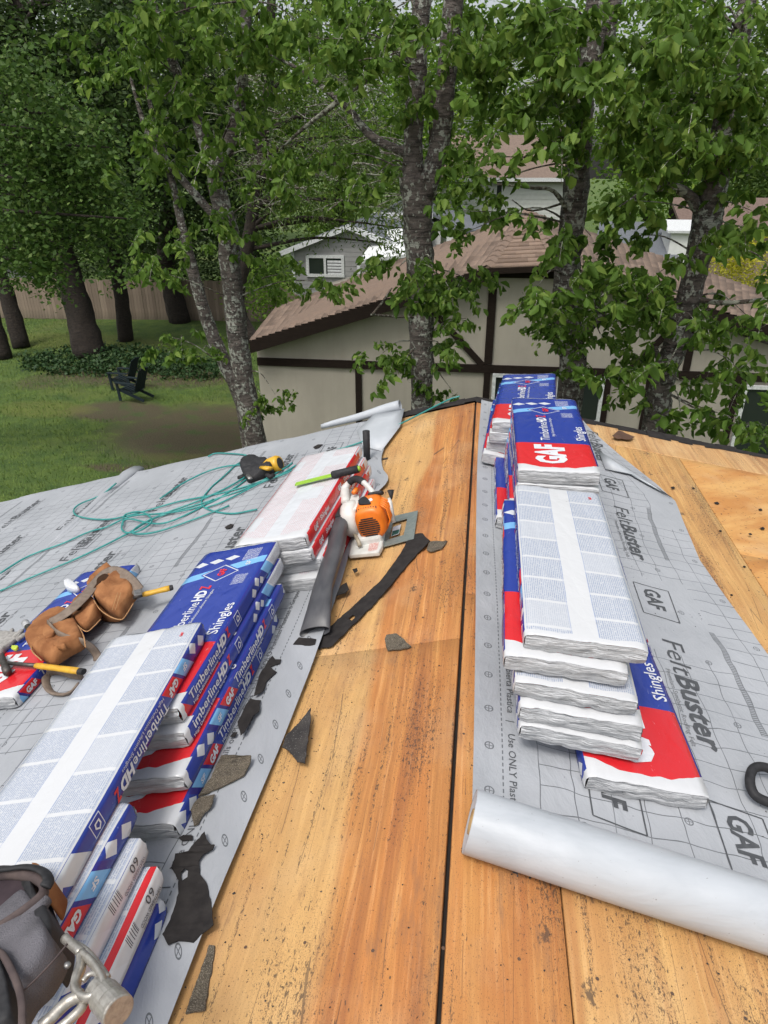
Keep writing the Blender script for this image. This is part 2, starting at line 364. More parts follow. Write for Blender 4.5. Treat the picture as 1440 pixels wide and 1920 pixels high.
def m_back(edge=BLUE, ew=.1655):
    m = Mat('wrapper_back_fine_print', .27); x, y, z = m.coords()
    wx = x + (m.noise(m.comb(x*4, y*4), 1, 2)-.5)*.006
    bx = wx
    side = bx.abs().gt(.036)*bx.abs().lt(.160)
    # paragraphs: blocks of different height, each with rows of pale blue print
    colid = bx.gt(0); by = (y + colid*.07 + (m.noise(m.comb((y*5).floor(), colid*3.0, 1), 1.0, 0)-.5)*.05)/.128; bid = by.floor()*1.7 + colid*5.3; bf = by.frac()
    gapx = ((bx.abs()-.098).abs()).lt(.0035); r = m.noise(m.comb(bid, 0.0, 3), 7.3, 0)
    inb = bf.between(.04, .95)*side; tint = inb*(r.gt(.30))
    rows = (bx/.0058).frac().lt(.55); txt = m.noise(m.comb((bx/.0058).floor()*1.3, y*260, 1), 1.0, 1).gt(.42)
    dense = r.gt(.47)
    base = m.mix(tint*(r*.9), (.55, .56, .575), (.40, .43, .49))
    col = m.mix(rows*txt*inb*(dense*.35+.35), base, (.22, .27, .38))
    line = (bf.lt(.012)).mx(gapx)*side
    col = m.mix(line*.12, col, (.6, .62, .65))
    frame_ = ((bx.abs()-.038).abs().lt(.0008)).mx((bx.abs()-.158).abs().lt(.0008)); col = m.mix(frame_*.5, col, (.2, .27, .5))
    col = m.mix(bx.abs().gt(ew), col, edge)
    e = m.noise(m.comb(x*9, 0.0, 2.2), 1.0, 2); col = m.mix((y+(e-.5)*.03).lt(-.475), col, (.54, .55, .565))
    d = m.noise(m.comb(x*38, y*22, 2), 1.0, 6, .75, 1.5); d2 = m.noise(m.comb(x*5, y*4, 5), 1.0, 2); col = m.mix((d+d2*.3).ramp(.81, .9)*.65, col, (.12, .11, .10))
    return m.out(col, crumple(m, x, y, z, .7), .38, .009)
def m_end():
    m = Mat('wrapper_end_white', .38); x, y, z = m.coords()
    f = m.noise(m.comb(x*12, y*4, z*60), 1.0, 4, .6, .9); g = m.noise(m.comb(x*7, y*7, z*160), 1.0, 3, .5, .4)
    col = m.mix(f.ramp(.35, .65), (.52, .53, .545), (.41, .42, .435)); col = m.mix(g.ramp(.62, .75)*.35, col, (.30, .31, .32))
    d = m.noise(m.comb(x*30, y*30, z*30), 1.0, 4, .7); col = m.mix(d.gt(.68)*.7, col, (.06, .06, .07)); fold = m.noise(m.comb(x*5, y*5, z*130), 1.0, 3, .6, 1.5)
    col = m.mix(fold.ramp(.58, .66)*.4, col, (.25, .26, .27))
    return m.out(col, f+g*.7+fold*1.2+crumple(m, x, y, z, 1.3)*.5, .8, .010)
MF = {'blue': m_front('blue'), 'red': m_front('red')}; MSD = {k: m_side(k) for k in ('blue', 'red', 'tag', 'blue_white')}; MBK = m_back(); MBK_R = m_back(RED, .148); MEND = m_end()
T_WHITE = plain('print_white', (.66, .67, .70), (.56, .58, .62), .35, scale=70, bs=0)
T_RED = plain('print_red', (.65, .02, .025), (.55, .02, .025), .35, scale=70, bs=0)
T_BLUE = plain('print_blue', (.05, .09, .33), (.08, .12, .38), .4, scale=70, bs=0)
T_BLACK = plain('print_black', (.03, .03, .04), (.06, .06, .07), .5, scale=70, bs=0)

# ---------------------------------------------------------------- lettering
_tc = {}
def text_data(t, bold=0.0, shear=0.0, sp=1.0):
    k = (t, bold, shear, sp)
    if k not in _tc:
        c = bpy.data.curves.new('lettering', 'FONT'); c.body = t; c.resolution_u = 2; c.offset = bold; c.shear = shear; c.space_character = sp
        o = bpy.data.objects.new('lettering', c); COL.objects.link(o); bpy.context.view_layer.update()
        me = o.evaluated_get(bpy.context.evaluated_depsgraph_get()).to_mesh()
        V = np.array([v.co[:2] for v in me.vertices]); Fs = [tuple(p.vertices) for p in me.polygons]
        o.evaluated_get(bpy.context.evaluated_depsgraph_get()).to_mesh_clear()
        bpy.data.objects.remove(o); bpy.data.curves.remove(c)
        V[:, 0] -= V[:, 0].min(); V /= .70; _tc[k] = (V, Fs, V[:, 0].max())
    return _tc[k]
def put_text(t, mat, parent, mapf, cap, length=None, bold=0.0, shear=0.0, sp=1.0, center=False, name='printed_lettering'):
    """mapf(s,h): s along the reading direction, h up the letter -> xyz arrays"""
    V, Fs, w_ = text_data(t, bold, shear, sp); sx = (length/w_) if length else cap
    s_ = V[:, 0]*sx; h_ = V[:, 1]*cap
    if center: s_ = s_ - (w_*sx)/2; h_ = h_ - cap/2
    P = np.stack(np.broadcast_arrays(*mapf(s_, h_)), 1)
    me = bpy.data.meshes.new(name); me.from_pydata(P.tolist(), [], Fs); me.materials.append(mat); me.update()
    return link(name, me, parent)

# ---------------------------------------------------------------- our house: deck, plywood, walls
house = thing('house', 'house under our feet with its bare plywood roof deck half covered in grey felt', 'house', (0, 0, 0))
deck = MB()
for s_, m_ in ((-1, ML), (1, MR)):
    for (za, zb) in ((-.022, -.20),):
        v = [(0, -3, Z0+za), (s_*4.7, -3, Z0-m_*4.7+za), (s_*4.7, 4.63, Z0-m_*4.7+za), (0, 4.63, Z0+za)]
        v2 = [(a, b, c-.17) for a, b, c in v]
        deck.add(v+v2, [(0, 1, 2, 3) if s_ > 0 else (3, 2, 1, 0), (7, 6, 5, 4) if s_ > 0 else (4, 5, 6, 7), (0, 4, 5, 1), (1, 5, 6, 2), (2, 6, 7, 3)])
roofdeck = deck.build('roof_framing', EDGE_DARK, house)
TRIM = plain('dark_brown_trim', (.020, .014, .011), rough=.85, spec=.1, scale=8, stretch=(1, 1, 6)); STUCCO = Mat('beige_stucco', .95, spec=.15); x, y, z = STUCCO.coords(); _a = STUCCO.noise(STUCCO.comb(x*1.3, y*1.3, z*.5), 1, 5, .6); _b = STUCCO.noise(STUCCO.comb(x*70, y*70, z*70), 1, 3); _c2 = STUCCO.noise(STUCCO.comb(x*9, y*9, z*.5), 1, 4)
STUCCO = STUCCO.out(STUCCO.mix(_c2.ramp(.52, .75)*.15, STUCCO.mix(_a.ramp(.35, .65), (.37, .34, .285), (.31, .285, .24)), (.22, .20, .165)), _b, .5, .006)
wl = MB(); wl.add([(-4.2, 4.3, 0), (4.2, 4.3, 0), (4.2, 4.3, Z0-MR*4.2-.22), (0, 4.3, Z0-.22), (-4.2, 4.3, Z0-ML*4.2-.22)], [(0, 4, 3, 2, 1)])
wl.add([(-4.2, -3, 0), (-4.2, 4.3, 0), (-4.2, 4.3, Z0-ML*4.2-.22), (-4.2, -3, Z0-ML*4.2-.22)], [(0, 1, 2, 3)])
wl.add([(4.2, -3, 0), (4.2, 4.3, 0), (4.2, 4.3, Z0-MR*4.2-.22), (4.2, -3, Z0-MR*4.2-.22)], [(0, 3, 2, 1)])
wl.build('wall', STUCCO, house)
def sheet(x0, x1, y0, y1, mat, e=0.0, th=.014, name='plywood_sheet', tilt=0.0, par=None):
    """one sheathing panel lying on the roof plane; slightly bowed"""
    a, n = (EL, NL) if (x0+x1) < 0 else (ER, NR); k = abs(x1-x0); nn = 9
    nz = sines(int(abs(x0*97+y0*31))+3, 2.4)
    def f(U, V):
        x = x0+(x1-x0)*U; y = y0+(y1-y0)*V; z = np.where(x < 0, Z0+ML*x, Z0-MR*x) + e + nz(x, y)*.0009 + tilt*V
        return x, y, z
    me = grid_mesh(name, f, nn, nn*2, mat, smooth=False)
    o = link(name, me, par or house); s = o.modifiers.new('thick', 'SOLIDIFY'); s.thickness = th; s.offset = -1
    b = o.modifiers.new('bevel', 'BEVEL'); b.width = .0015; b.segments = 1; b.limit_method = 'ANGLE'
    return o
g = .003
for y0, y1 in ((-3, -.45), (-.447, 1.958), (1.962, 4.62)):
    sheet(-1.45, -.0075, y0, y1, PLY_L, par=roofdeck)
for y0, y1 in ((-3, -1.02), (-1.017, 1.42), (1.423, 3.86), (3.863, 4.62)):
    sheet(-2.65, -1.453, y0, y1, PLY_Y, par=roofdeck); sheet(-3.85, -2.653, y0, y1, PLY_O, par=roofdeck); sheet(-4.7, -3.853, y0, y1, PLY_Y, par=roofdeck)
for y0, y1 in ((-3, -.2), (-.197, 2.24), (2.243, 4.62)):
    sheet(.0065, .262, y0, y1, PLY_O, e=.001, par=roofdeck); sheet(.266, 1.30, y0, y1, PLY_Y, par=roofdeck)
for y0, y1 in ((-3, -1.8), (-1.797, .64), (.643, 3.08), (3.083, 4.30)):
    sheet(1.304, 2.50, y0, y1, OSB, e=.001, par=roofdeck); sheet(2.504, 3.70, y0, y1, OSB, par=roofdeck); sheet(3.704, 4.7, y0, y1, OSB, par=roofdeck)
o = sheet(.62, 4.7, 4.303, 4.66, PLY_P, e=.003, name='rake_plank', par=roofdeck)
# drip edge and fascia along the rake, black tar paper crumbs on it
fb = MB()
for s_, m_ in ((-1, ML), (1, MR)):
    for i in range(24):
        xa, xb = s_*i*4.72/24, s_*(i+1)*4.72/24
        dz = .03*random.random()
        fb.add([(xa, 4.66, Z0-m_*abs(xa)-.016), (xb, 4.66, Z0-m_*abs(xb)-.016), (xb, 4.70, Z0-m_*abs(xb)-.016), (xa, 4.70, Z0-m_*abs(xa)-.016),
                (xa, 4.66, Z0-m_*abs(xa)-.24), (xb, 4.66, Z0-m_*abs(xb)-.24), (xb, 4.70, Z0-m_*abs(xb)-.24), (xa, 4.70, Z0-m_*abs(xa)-.24)],
               [(0, 1, 2, 3), (4, 7, 6, 5), (0, 4, 5, 1), (2, 6, 7, 3)])
fb.build('fascia_board', TRIM, house)
BLACKFELT = plain('black_tar_felt', (.020, .018, .018), (.032, .029, .028), .9, scale=30, bs=.5, bd=.006, spec=.15)
tp = MB(); rr = random.Random(4)
for s_, m_, x1 in ((-1, ML, .75), (1, MR, 4.6)):
    x = 0.0
    while x < x1:
        dx = rr.uniform(.05, .16); w0 = rr.uniform(.02, .055); h0 = rr.uniform(.006, .02)
        xa, xb = s_*x, s_*(x+dx)
        tp.add([(xa, 4.66-w0, Z0-m_*abs(xa)+.006), (xb, 4.66-w0*rr.uniform(.5, 1.2), Z0-m_*abs(xb)+.006), (xb, 4.71, Z0-m_*abs(xb)+h0), (xa, 4.715, Z0-m_*abs(xa)+h0*.8), (xb, 4.725, Z0-m_*abs(xb)-.03), (xa, 4.72, Z0-m_*abs(xa)-.03)], [(0, 1, 2, 3), (3, 2, 4, 5)])
        x += dx
tp.build('torn_edge_strip', BLACKFELT, house)
# gap strip fillers: chewed debris in the ridge gap
rg = np.random.default_rng(8); m = MB()
for row in np.arange(-.32, 4.6, .61):      # rows of old nail heads along the rafters
    for x_ in np.arange(-4.4, 4.4, .152):
        if rg.random() < .25: continue
        xx_ = x_+rg.normal()*.012; c = np.array([xx_, row+rg.normal()*.009, rz(xx_)+.0006]); r_ = .0042
        m.add([c+np.array([r_*math.cos(k*1.047), r_*math.sin(k*1.047), (ML if xx_ < 0 else -MR)*r_*math.cos(k*1.047)+.0012]) for k in range(6)], [tuple(range(6))])
m.build('nail_heads', plain('rusty_nail', (.06, .045, .04), (.12, .06, .03), .7), roofdeck, kind='stuff')

# ---------------------------------------------------------------- felt underlayment strips
_fn1 = sines(11, 5.5, 9); _fn2 = sines(12, 14, 9); _fn3 = sines(13, 36, 8)
def felt_h(x, y): return .0035 + (_fn1(x, y*.8)*.0028 + _fn2(x*1.3, y*.8)*.0015 + _fn3(x, y)*.0003) + .0035
def felt_strip(idx, xa, xb, ya, yb, mat, e, label, group, far=None, xin=None, xout=None, cat='underlayment'):
    """strip on the slope from inner x xa to outer x xb; far(x) gives its far end"""
    nu, nv = 46, 190
    def pos(U, V):
        x0 = xa + 0*V if xin is None else xin(V*(yb-ya)+ya); x1 = xb + 0*V if xout is None else xout(V*(yb-ya)+ya)
        x = x0+(x1-x0)*U; yf = (yb + 0*x) if far is None else far(x); y = ya+(yf-ya)*V
        over = np.maximum(y-4.64, 0)
        z = np.where(x < 0, Z0+ML*x, Z0-MR*x) + felt_h(x, y) + e - over*over*6 + over*.12*np.abs(np.sin(x*5))
        edge = np.exp(-np.minimum(U, 1)*(abs(xb-xa))/.03)
        z = z + edge*.003*(1+np.sin(y*7+idx))
        return x, y, z
    me = grid_mesh('felt_underlayment', pos, nu, nv, mat, uv=lambda U, V: (U*abs(xb-xa)*1.03, ya+(yb-ya)*V))
    o = link('felt_underlayment', me); tag(o, label, cat, group)
    return o
def far_prof(pts):
    xs = np.array([p[0] for p in pts]); ys = np.array([p[1] for p in pts]); i = np.argsort(xs)
    return lambda x: np.interp(x, xs[i], ys[i])
GF = 'grey felt strips rolled out along the left slope'
f1 = felt_strip(1, -.535, -1.70, -3, 4.74, FELT, .014, 'printed grey felt strip along the left of the bare ridge plywood', GF, far=far_prof([(-.5, 4.30), (-.7, 4.72), (-1.0, 4.78), (-1.7, 4.76)]),
                xin=lambda y: -.535 + .10*np.exp(-((y-3.85)/.20)**2)*1.0 - .02*np.sin(y*2))
f2 = felt_strip(2, -1.62, -2.68, -3, 4.76, FELT, .010, 'printed grey felt strip under the tangled teal hose', GF, far=far_prof([(-1.6, 4.76), (-2.0, 4.77), (-2.4, 4.76), (-2.7, 4.80)]))
f3 = felt_strip(3, -2.60, -3.64, -3, 4.6, FELT, .006, 'printed grey felt strip ending short beyond the felt bump', GF, far=far_prof([(-2.6, 4.74), (-2.75, 4.70), (-3.7, 4.69)]))
f4 = felt_strip(4, -3.55, -4.68, -3, 4.66, FELT, .002, 'outermost printed grey felt strip at the left roof eave', GF, far=far_prof([(-3.5, 4.69), (-4.7, 4.68)]))
_ox = far_prof([(y, x) for x, y in ((1.16, 1.0), (1.14, 2.2), (1.06, 2.9), (1.10, 3.55), (1.04, 3.75), (.90, 4.1), (.78, 4.45), (.72, 4.72))])
f5 = felt_strip(5, .040, 1.16, 1.12, 4.71, FELT_R, .003, 'printed felt strip on the right slope running out from the fat roll', None, xin=lambda y: .040+.012*np.sin(y*1.3), xout=lambda y: _ox(y))
# ridge of folded felt (bump) running over the seam at left
def mapL(x0, y0, e, sgn=1):     # text reading +y, tops toward -x
    def f(s, h):
        x = x0 - h; y = y0 + s; return x, y, Z0+ML*x + felt_h(x, y) + e
    return f
def mapR(x0, y0, e):            # text reading -y, tops toward +x
    def f(s, h):
        x = x0 + h; y = y0 - s; return x, y, Z0-MR*x + felt_h(x, y) + e
    return f
def felt_words(par, mp, x0, sign, ystart, yend, e, per=1.06, phase=0.0, rows=((.70, 0.0),), edge=True, rev=False):
    n = int((yend-ystart)/per)+2
    for off, ph in rows:
        for i in range(n):
            y = ystart + phase + ph + i*per
            if rev: ys = y+.56
            else: ys = y
            if y < ystart-.1 or y+.58 > yend: continue
            xx = x0 + sign*(off+.0)
            put_text('Felt', INK, par, mp(xx, ys, e), .072, .20, bold=.0, shear=.15)
            q = (-.205 if rev else .205)
            put_text('Buster', INK, par, mp(xx, ys+q, e), .072, .345, bold=.028, shear=.15)
            if y > 1.0: put_text('Premium Synthetic Roofing Felt', INK_L, par, mp(xx-sign*.028, ys+q*.9, e), .016, .36)
    if edge:
        t = 'Use ONLY Plastic Cap Nails or Plastic Caps   |   Use SOLO Puntillas Plasticas o Grapas De Cubierta Plastica   |'
        L = 1.72
        for i in range(-2, 4):
            ys = (1.535 - i*L*-1.0) if rev else (1.10 + i*L)
            lo, hi = (ys-L, ys) if rev else (ys, ys+L)
            tt = t; a0 = 0; n_ = len(t); w1 = L*.97/n_
            if rev:
                if ys > yend or lo > yend or hi < ystart: continue
                keep = min(n_, int((ys-(ystart-.02))/w1)); tt = t[:keep]
            else:
                if hi < ystart or lo > yend: continue
                keep = min(n_, int((yend-ys)/w1)); tt = t[:keep]
            if len(tt) > 3: put_text(tt, INK, par, mp(x0+sign*(.105 if rev else .160), ys, e), .0205, w1*len(tt), bold=.006)
def gaf_box(par, mp, x, y, e, rev, sc_=1.0):
    sg = -1 if rev else 1
    put_text('GAF', INK, par, mp(x, y, e), .062*sc_, .15*sc_, bold=.03, shear=.1)
    f = mp(x, y, e); pts = [(-.035, -.035), (.19, -.035), (.215, .10), (-.012, .105)]
    pts = [(a*sc_, b*sc_) for a, b in pts]; m = MB(); w_ = .0022
    for i in range(4):
        p, q = np.array(pts[i]), np.array(pts[(i+1) % 4]); d = (q-p)/np.linalg.norm(q-p); nn = np.array([-d[1], d[0]])*w_; K = 7
        st = [p+(q-p)*k/K for k in range(K+1)]
        vs = []
        for s_ in st:
            for kk in (-1, 1):
                a = s_+nn*kk; X = f(np.array([a[0]]), np.array([a[1]])); vs.append([float(np.ravel(c)[0]) for c in X])
        m.add(vs, [(2*k, 2*k+1, 2*k+3, 2*k+2) for k in range(K)])
    m.build('printed_box', INK, par)
eL = .0158
felt_words(f1, mapL, -.535, -1, -1.0, 4.7, .0153, phase=.475, rows=((.66, 0.0),))
felt_words(f2, mapL, -1.62, -1, .5, 4.7, .0113, phase=.04, rows=((.36, 0.0), (.68, -.53)), edge=False)
felt_words(f3, mapL, -2.60, -1, 1.5, 4.6, .0073, phase=.1, rows=((.06, 0.0), (.38, -.5), (.70, .2)), edge=False)
felt_words(f4, mapL, -3.55, -1, 2.6, 4.4, .0033, phase=.1, rows=((.1, 0.0), (.45, .5)), edge=False)
felt_words(f5, mapR, .045, 1, 1.1, 4.7, .0043, phase=.54, per=1.13, rows=((.69, 0.0),), rev=True)
for i in range(3): gaf_box(f5, mapR, .735, 1.42+1.13*i, .0043, True)
for i in range(3): gaf_box(f5, mapR, .40, 1.50+.9*i, .0043, True)
for y in (1.9, 2.95, 3.9): gaf_box(f1, mapL, -.90, y+.2, .0153, False)
for y in (2.9, 3.9): gaf_box(f2, mapL, -2.28, y-.55, .0113, False, .8)

# folded back ends and bumps of felt
def spiral(n, r0, r1, turns, a0=0): return [((r0+(r1-r0)*i/n)*math.cos(a0+turns*6.283*i/n), (r0+(r1-r0)*i/n)*math.sin(a0+turns*6.283*i/n)) for i in range(n+1)]
def curl(par, p0, p1, r, mat, turns=.8, a0=-1.57, taper=.5, name='curled_end'):
    p0, p1 = np.array(p0), np.array(p1); ax = p1-p0; L = np.linalg.norm(ax); ax /= L
    up = np.array([0, 0, 1.]); up -= ax*(up@ax); up /= np.linalg.norm(up); sd_ = np.cross(up, ax); n = 22; K = 14
    m = MB(); vs = []
    for k in range(K+1):
        t = k/K; c = p0+ax*L*t; rr_ = r*(1-(1-taper)*t)*(1+.05*math.sin(9*t))
        for a, b in spiral(n, rr_, rr_*.8, turns, a0): vs.append(c + up*(b+rr_) + sd_*a)
    m.add(vs, [(k*(n+1)+i, k*(n+1)+i+1, (k+1)*(n+1)+i+1, (k+1)*(n+1)+i) for k in range(K) for i in range(n)])
    o = m.build(name, mat, par, smooth=True); s = o.modifiers.new('t', 'SOLIDIFY'); s.thickness = .0012; return o
def LP(x, y, e): return (x, y, Z0 + ML*x + e) if x < 0 else (x, y, Z0 - MR*x + e)
curl(f1, LP(-.52, 4.72, .02), LP(-1.12, 4.775, .0), .043, FELT_BACK, .95, -1.2, .42)
def flap(par, pts, mat, name, lift=.012):
    """small folded-over sheet, polygon given on the slope (x,y,e)"""
    c = np.mean([p[:2] for p in pts], 0); vs = [LP(*p) for p in pts]; n = len(vs); cc = LP(c[0], c[1], np.mean([p[2] for p in pts])+lift)
    mid = [tuple((np.array(v)*.5+np.array(cc)*.5) + np.array([0, 0, lift*.5])) for v in vs]
    m = MB(); m.add(vs+mid+[cc], [(i, (i+1) % n, n+(i+1) % n, n+i) for i in range(n)] + [(n+i, n+(i+1) % n, 2*n) for i in range(n)])
    o = m.build(name, mat, par, smooth=True); s = o.modifiers.new('t', 'SOLIDIFY'); s.thickness = .001; return o
flap(f1, [(-.50, 4.70, .04), (-.49, 4.35, .03), (-.56, 3.95, .025), (-.70, 4.1, .028), (-.80, 4.45, .03), (-.72, 4.72, .045)], FELT_BACK, 'folded_flap')
p_ = [onR(u, v, .02) for u, v in ((1122, 845), (1135, 880), (1180, 890), (1262, 935), (1237, 917))]
flap(f5, [(p[0], p[1], .022) for p in p_], FELT_BACK, 'folded_flap', .006)
bm_ = MB(); pts = [LP(-2.66, 4.80, -.01), LP(-2.63, 4.6, .03), LP(-2.64, 4.2, .022), LP(-2.62, 3.8, .018), LP(-2.61, 3.3, .012)]
bm_.tube(pts, [.06, .055, .03, .018, .006], n=10, flat=.45); bm_.build('felt_bump', FELT, f2, smooth=True)
# the fat roll at the near end of the right strip
def roll_pt(t, r=0, a=0):
    a0 = np.array(LP(.045, 1.155, .076)); a1 = np.array(LP(1.25, 1.02, .076)); d = a1-a0; d /= np.linalg.norm(d)
    up = np.array([0, 0, 1.]); up -= d*(up@d); up /= np.linalg.norm(up); s_ = np.cross(up, d)
    return a0+d*t + up*r*math.sin(a)+s_*r*math.cos(a)
rm = MB(); n = 40; rings_ = [(0.0, .071), (.0, .0735), (.002, .074), (.3, .0742), (.6, .0738), (.9, .0742), (1.16, .074)]
vs = [roll_pt(t, r*(1+.006*math.sin(3*6.283*k/n+t*3)), 6.2832*k/n) for t, r in rings_ for k in range(n)]
rm.add(vs, [(i*n+k, i*n+(k+1) % n, (i+1)*n+(k+1) % n, (i+1)*n+k) for i in range(len(rings_)-1) for k in range(n)])
_rm = Mat('roll_plain_face', .42); x, y, z = _rm.coords(); _n = _rm.noise(_rm.comb(x*5, y*12, z*12), 1, 5, .6, .5); _d = _rm.noise(_rm.comb(x*60, y*90, z*90), 1, 4, .7); _w = _rm.noise(_rm.comb(x*1.5, y*60, z*60), 1, 3)
_cl = _rm.mix(_n.ramp(.35, .65), (.44, .465, .495), (.375, .40, .43)); _cl = _rm.mix(_d.gt(.69)*.6, _cl, (.14, .12, .11)); _cl = _rm.mix(_w.ramp(.55, .7)*.12, _cl, (.30, .32, .35))
roll = rm.build('felt_roll', _rm.out(_cl, _n+_w*.15, .3, .010), f5, smooth=True)
ee = MB(); m_lay = Mat('roll_end_layers', .6); x, y, z = m_lay.coords()
_c0 = roll_pt(0); dd = ((y-_c0[1])*(y-_c0[1]) + (z-_c0[2])*(z-_c0[2])).m('SQRT')
LAY = m_lay.out(m_lay.mix((dd*900).m('SINE').ramp(-1, 1)*.5, (.50, .52, .55), (.30, .31, .33)), (dd*900).m('SINE'), .3, .002)
vs = []; prof = [(0.0, .0735), (.004, .055), (.007, .034), (.007, .030)]
for t, r in prof: vs += [roll_pt(t, r, 6.2832*k/n) for k in range(n)]
ee.add(vs, [(i*n+k, (i+1)*n+k, (i+1)*n+(k+1) % n, i*n+(k+1) % n) for i in range(len(prof)-1) for k in range(n)])
ee.build('roll_end', LAY, f5, smooth=True)
CARD = plain('cardboard', (.42, .28, .13), (.36, .23, .10), .85, scale=30)
ct = MB(); vs = []
for t, r in ((.006, .030), (.001, .029), (.001, .0225), (.12, .0225)): vs += [roll_pt(t, r, 6.2832*k/n) for k in range(n)]
ct.add(vs, [(i*n+k, (i+1)*n+k, (i+1)*n+(k+1) % n, i*n+(k+1) % n) for i in range(3) for k in range(n)]); ct.build('cardboard_core', CARD, f5, smooth=True)

# ---------------------------------------------------------------- shingle bundles
BW, BL, BT = .337, 1.0, .055
def bundle(label, cx, cy, layer, rot=0.0, flip=False, kind='blue', side=None, texts=True, sidekind=None, pitch=0.0, roll=0.0, base=.020, L=1.0, group='wrapped shingle bundles stacked on the roof', seed=None, shear_end=0.0, BT=.055, sh=0.0, back=None):
    global _bi; _bi += 1; sd_ = seed or _bi*13+5
    M_ = frame(cx, cy, base+BT*(layer-.5), rot, roll, pitch, side)
    if flip: M_ = M_ @ Matrix.Rotation(math.pi, 4, 'Y')
    T = thing('shingle_bundle', label, 'shingle bundle', M_, group, local=True)
    nt_, ns = 15, 4; ny = 44; n1 = sines(sd_, 16, 8); n2 = sines(sd_+1, 42, 8); n3 = sines(sd_+2, 24, 6); n4 = sines(sd_+3, 70, 6)
    def top(x, y): return BT/2 + n1(x, y*.6)*.0012 + n2(x, y*.7)*.0005
    def bot(x, y): return -BT/2 + n3(x, y*.6)*.0009
    def sx(y, z, s): return s*(BW/2 + n3(y, z+s)*.0014 + n4(y*.5, z*2)*.0004)
    ys = np.concatenate([[-.5, -.498, -.490, -.475, -.45], np.linspace(-.42, .42, ny-10), [.45, .475, .490, .498, .5]])*L
    prof = []   # (kind, param)
    for i in range(nt_): prof.append(('t', -1+2*i/(nt_-1)))
    for i in range(1, ns): prof.append(('r', 1-2*i/ns))
    for i in range(nt_): prof.append(('b', 1-2*i/(nt_-1)))
    for i in range(1, ns): prof.append(('l', -1+2*i/ns))
    NP = len(prof); rr_ = np.random.default_rng(sd_); V = []; er = .0045
    for iy, y in enumerate(ys):
        dq = (.5*L-abs(y))/.03; k = 1-.14*math.exp(-dq*2.8) if dq < 3 else 1.0; kw = 1-.02*math.exp(-dq*1.5) if dq < 3 else 1
        for pk, q in prof:
            rnd = er*max(0, (abs(q)-.96)/.04) if pk in 'tb' else 0
            if pk == 't': x = q*(BW/2-.002); z = float(top(x, y)) - rnd
            elif pk == 'b': x = q*(BW/2-.002); z = float(bot(x, y)) + rnd
            elif pk == 'r': z = q*BT/2*.86; x = float(sx(y, z, 1))
            else: z = q*BT/2*.86; x = float(sx(y, z, -1))
            yy = y + (shear_end*z if abs(y) > .4*L else 0) + (rr_.normal()*.0022 if dq < .2 else 0)
            V.append((x*kw, yy, z*k - (1-k)*BT*.10))
    F_ = []; mi = []
    for i in range(len(ys)-1):
        for j in range(NP):
            j2 = (j+1) % NP; F_.append((i*NP+j, i*NP+j2, (i+1)*NP+j2, (i+1)*NP+j))
            pk = prof[j][0] if prof[j][0] in 'tb' and (prof[j2][0] == prof[j][0]) else 's'
            mi.append({'t': 0, 'b': 2, 's': 1}[pk])
    b = MB(); b.v = V; b.f = F_; b.m = mi
    sk = sidekind or kind
    wo_ = b.build('wrapper', [MF[kind], MSD[sk], back or MBK], T, smooth=True)
    uvl = wo_.data.uv_layers.new(name='UVMap'); Va = np.array(V)
    uu = np.zeros((len(wo_.data.loops), 2), np.float32); fi = 0
    for f_, k_ in zip(F_, mi):
        sg_ = 1.0
        if k_ == 1: sg_ = 1.0 if sum(V[q][0] for q in f_) > 0 else -1.0
        for q in f_:
            uu[fi] = (V[q][1]*sg_ - (sh if k_ == 1 else 0), V[q][0]); fi += 1
    uvl.data.foreach_set('uv', uu.ravel())
    # gathered plastic over both ends
    for sgn in (-1, 1):
        m = MB(); K = 7; vs = []; row = (0 if sgn < 0 else len(ys)-1)*NP
        nn = sines(sd_+9+sgn, 55, 7)
        for a in range(nt_):
            pt = np.array(V[row+a]); pb = np.array(V[row+nt_+ns-1+(nt_-1-a)])
            for c in range(K+1):
                t = c/K; p = pt*(1-t)+pb*t; bul = math.sin(math.pi*t)*.004 + float(nn(p[0], p[2]*5))*.0040*math.sin(math.pi*t)
                p = p + np.array([0, sgn*(.0015+bul), 0]); vs.append(p)
        fs = [(a*(K+1)+c, (a+1)*(K+1)+c, (a+1)*(K+1)+c+1, a*(K+1)+c+1) for a in range(nt_-1) for c in range(K)]
        if sgn > 0: fs = [f[::-1] for f in fs]
        m.add(vs, [f[::-1] for f in fs]); m.build('end_fold', MEND, T, smooth=True)
    if texts:
        def tmap(x0, y0, e=.0016): return lambda s_, h: (x0 - h, y0 + s_, top(x0-h, y0+s_) + e)
        def smap(s_gn, y0, z0, e=.0016): return lambda s_, h: (sx(s_gn*(y0+s_), z0+h, s_gn)+s_gn*e, s_gn*(y0+s_), z0+h+0*s_)
        if not flip and kind == 'blue' and texts != 'side':
            put_text('GAF', T_WHITE, T, tmap(.035, -.425), .118, .215, bold=.05)
            put_text('Timberline', T_WHITE, T, tmap(-.012, -.155), .042, .235, bold=.004)
            put_text('HD', T_WHITE, T, tmap(-.012, .088), .044, .075, bold=.04, shear=.15)
            put_text('Z', T_RED, T, tmap(-.012, .168), .044, .030, bold=.03, shear=.15)
            put_text('High Definition Lifetime Shingles', T_WHITE, T, tmap(.014, -.10), .012, .26)
            put_text('Shingles', T_WHITE, T, tmap(.148, -.145), .042, .185, bold=.008)
            put_text('GAF', T_RED, T, tmap(.01, .262), .028, .05, bold=.04)
            put_text('SF', T_WHITE, T, tmap(.105, .318), .02, .03, bold=.02)
        ok = lambda a, b_: a+sh > -.475 and b_+sh < .485
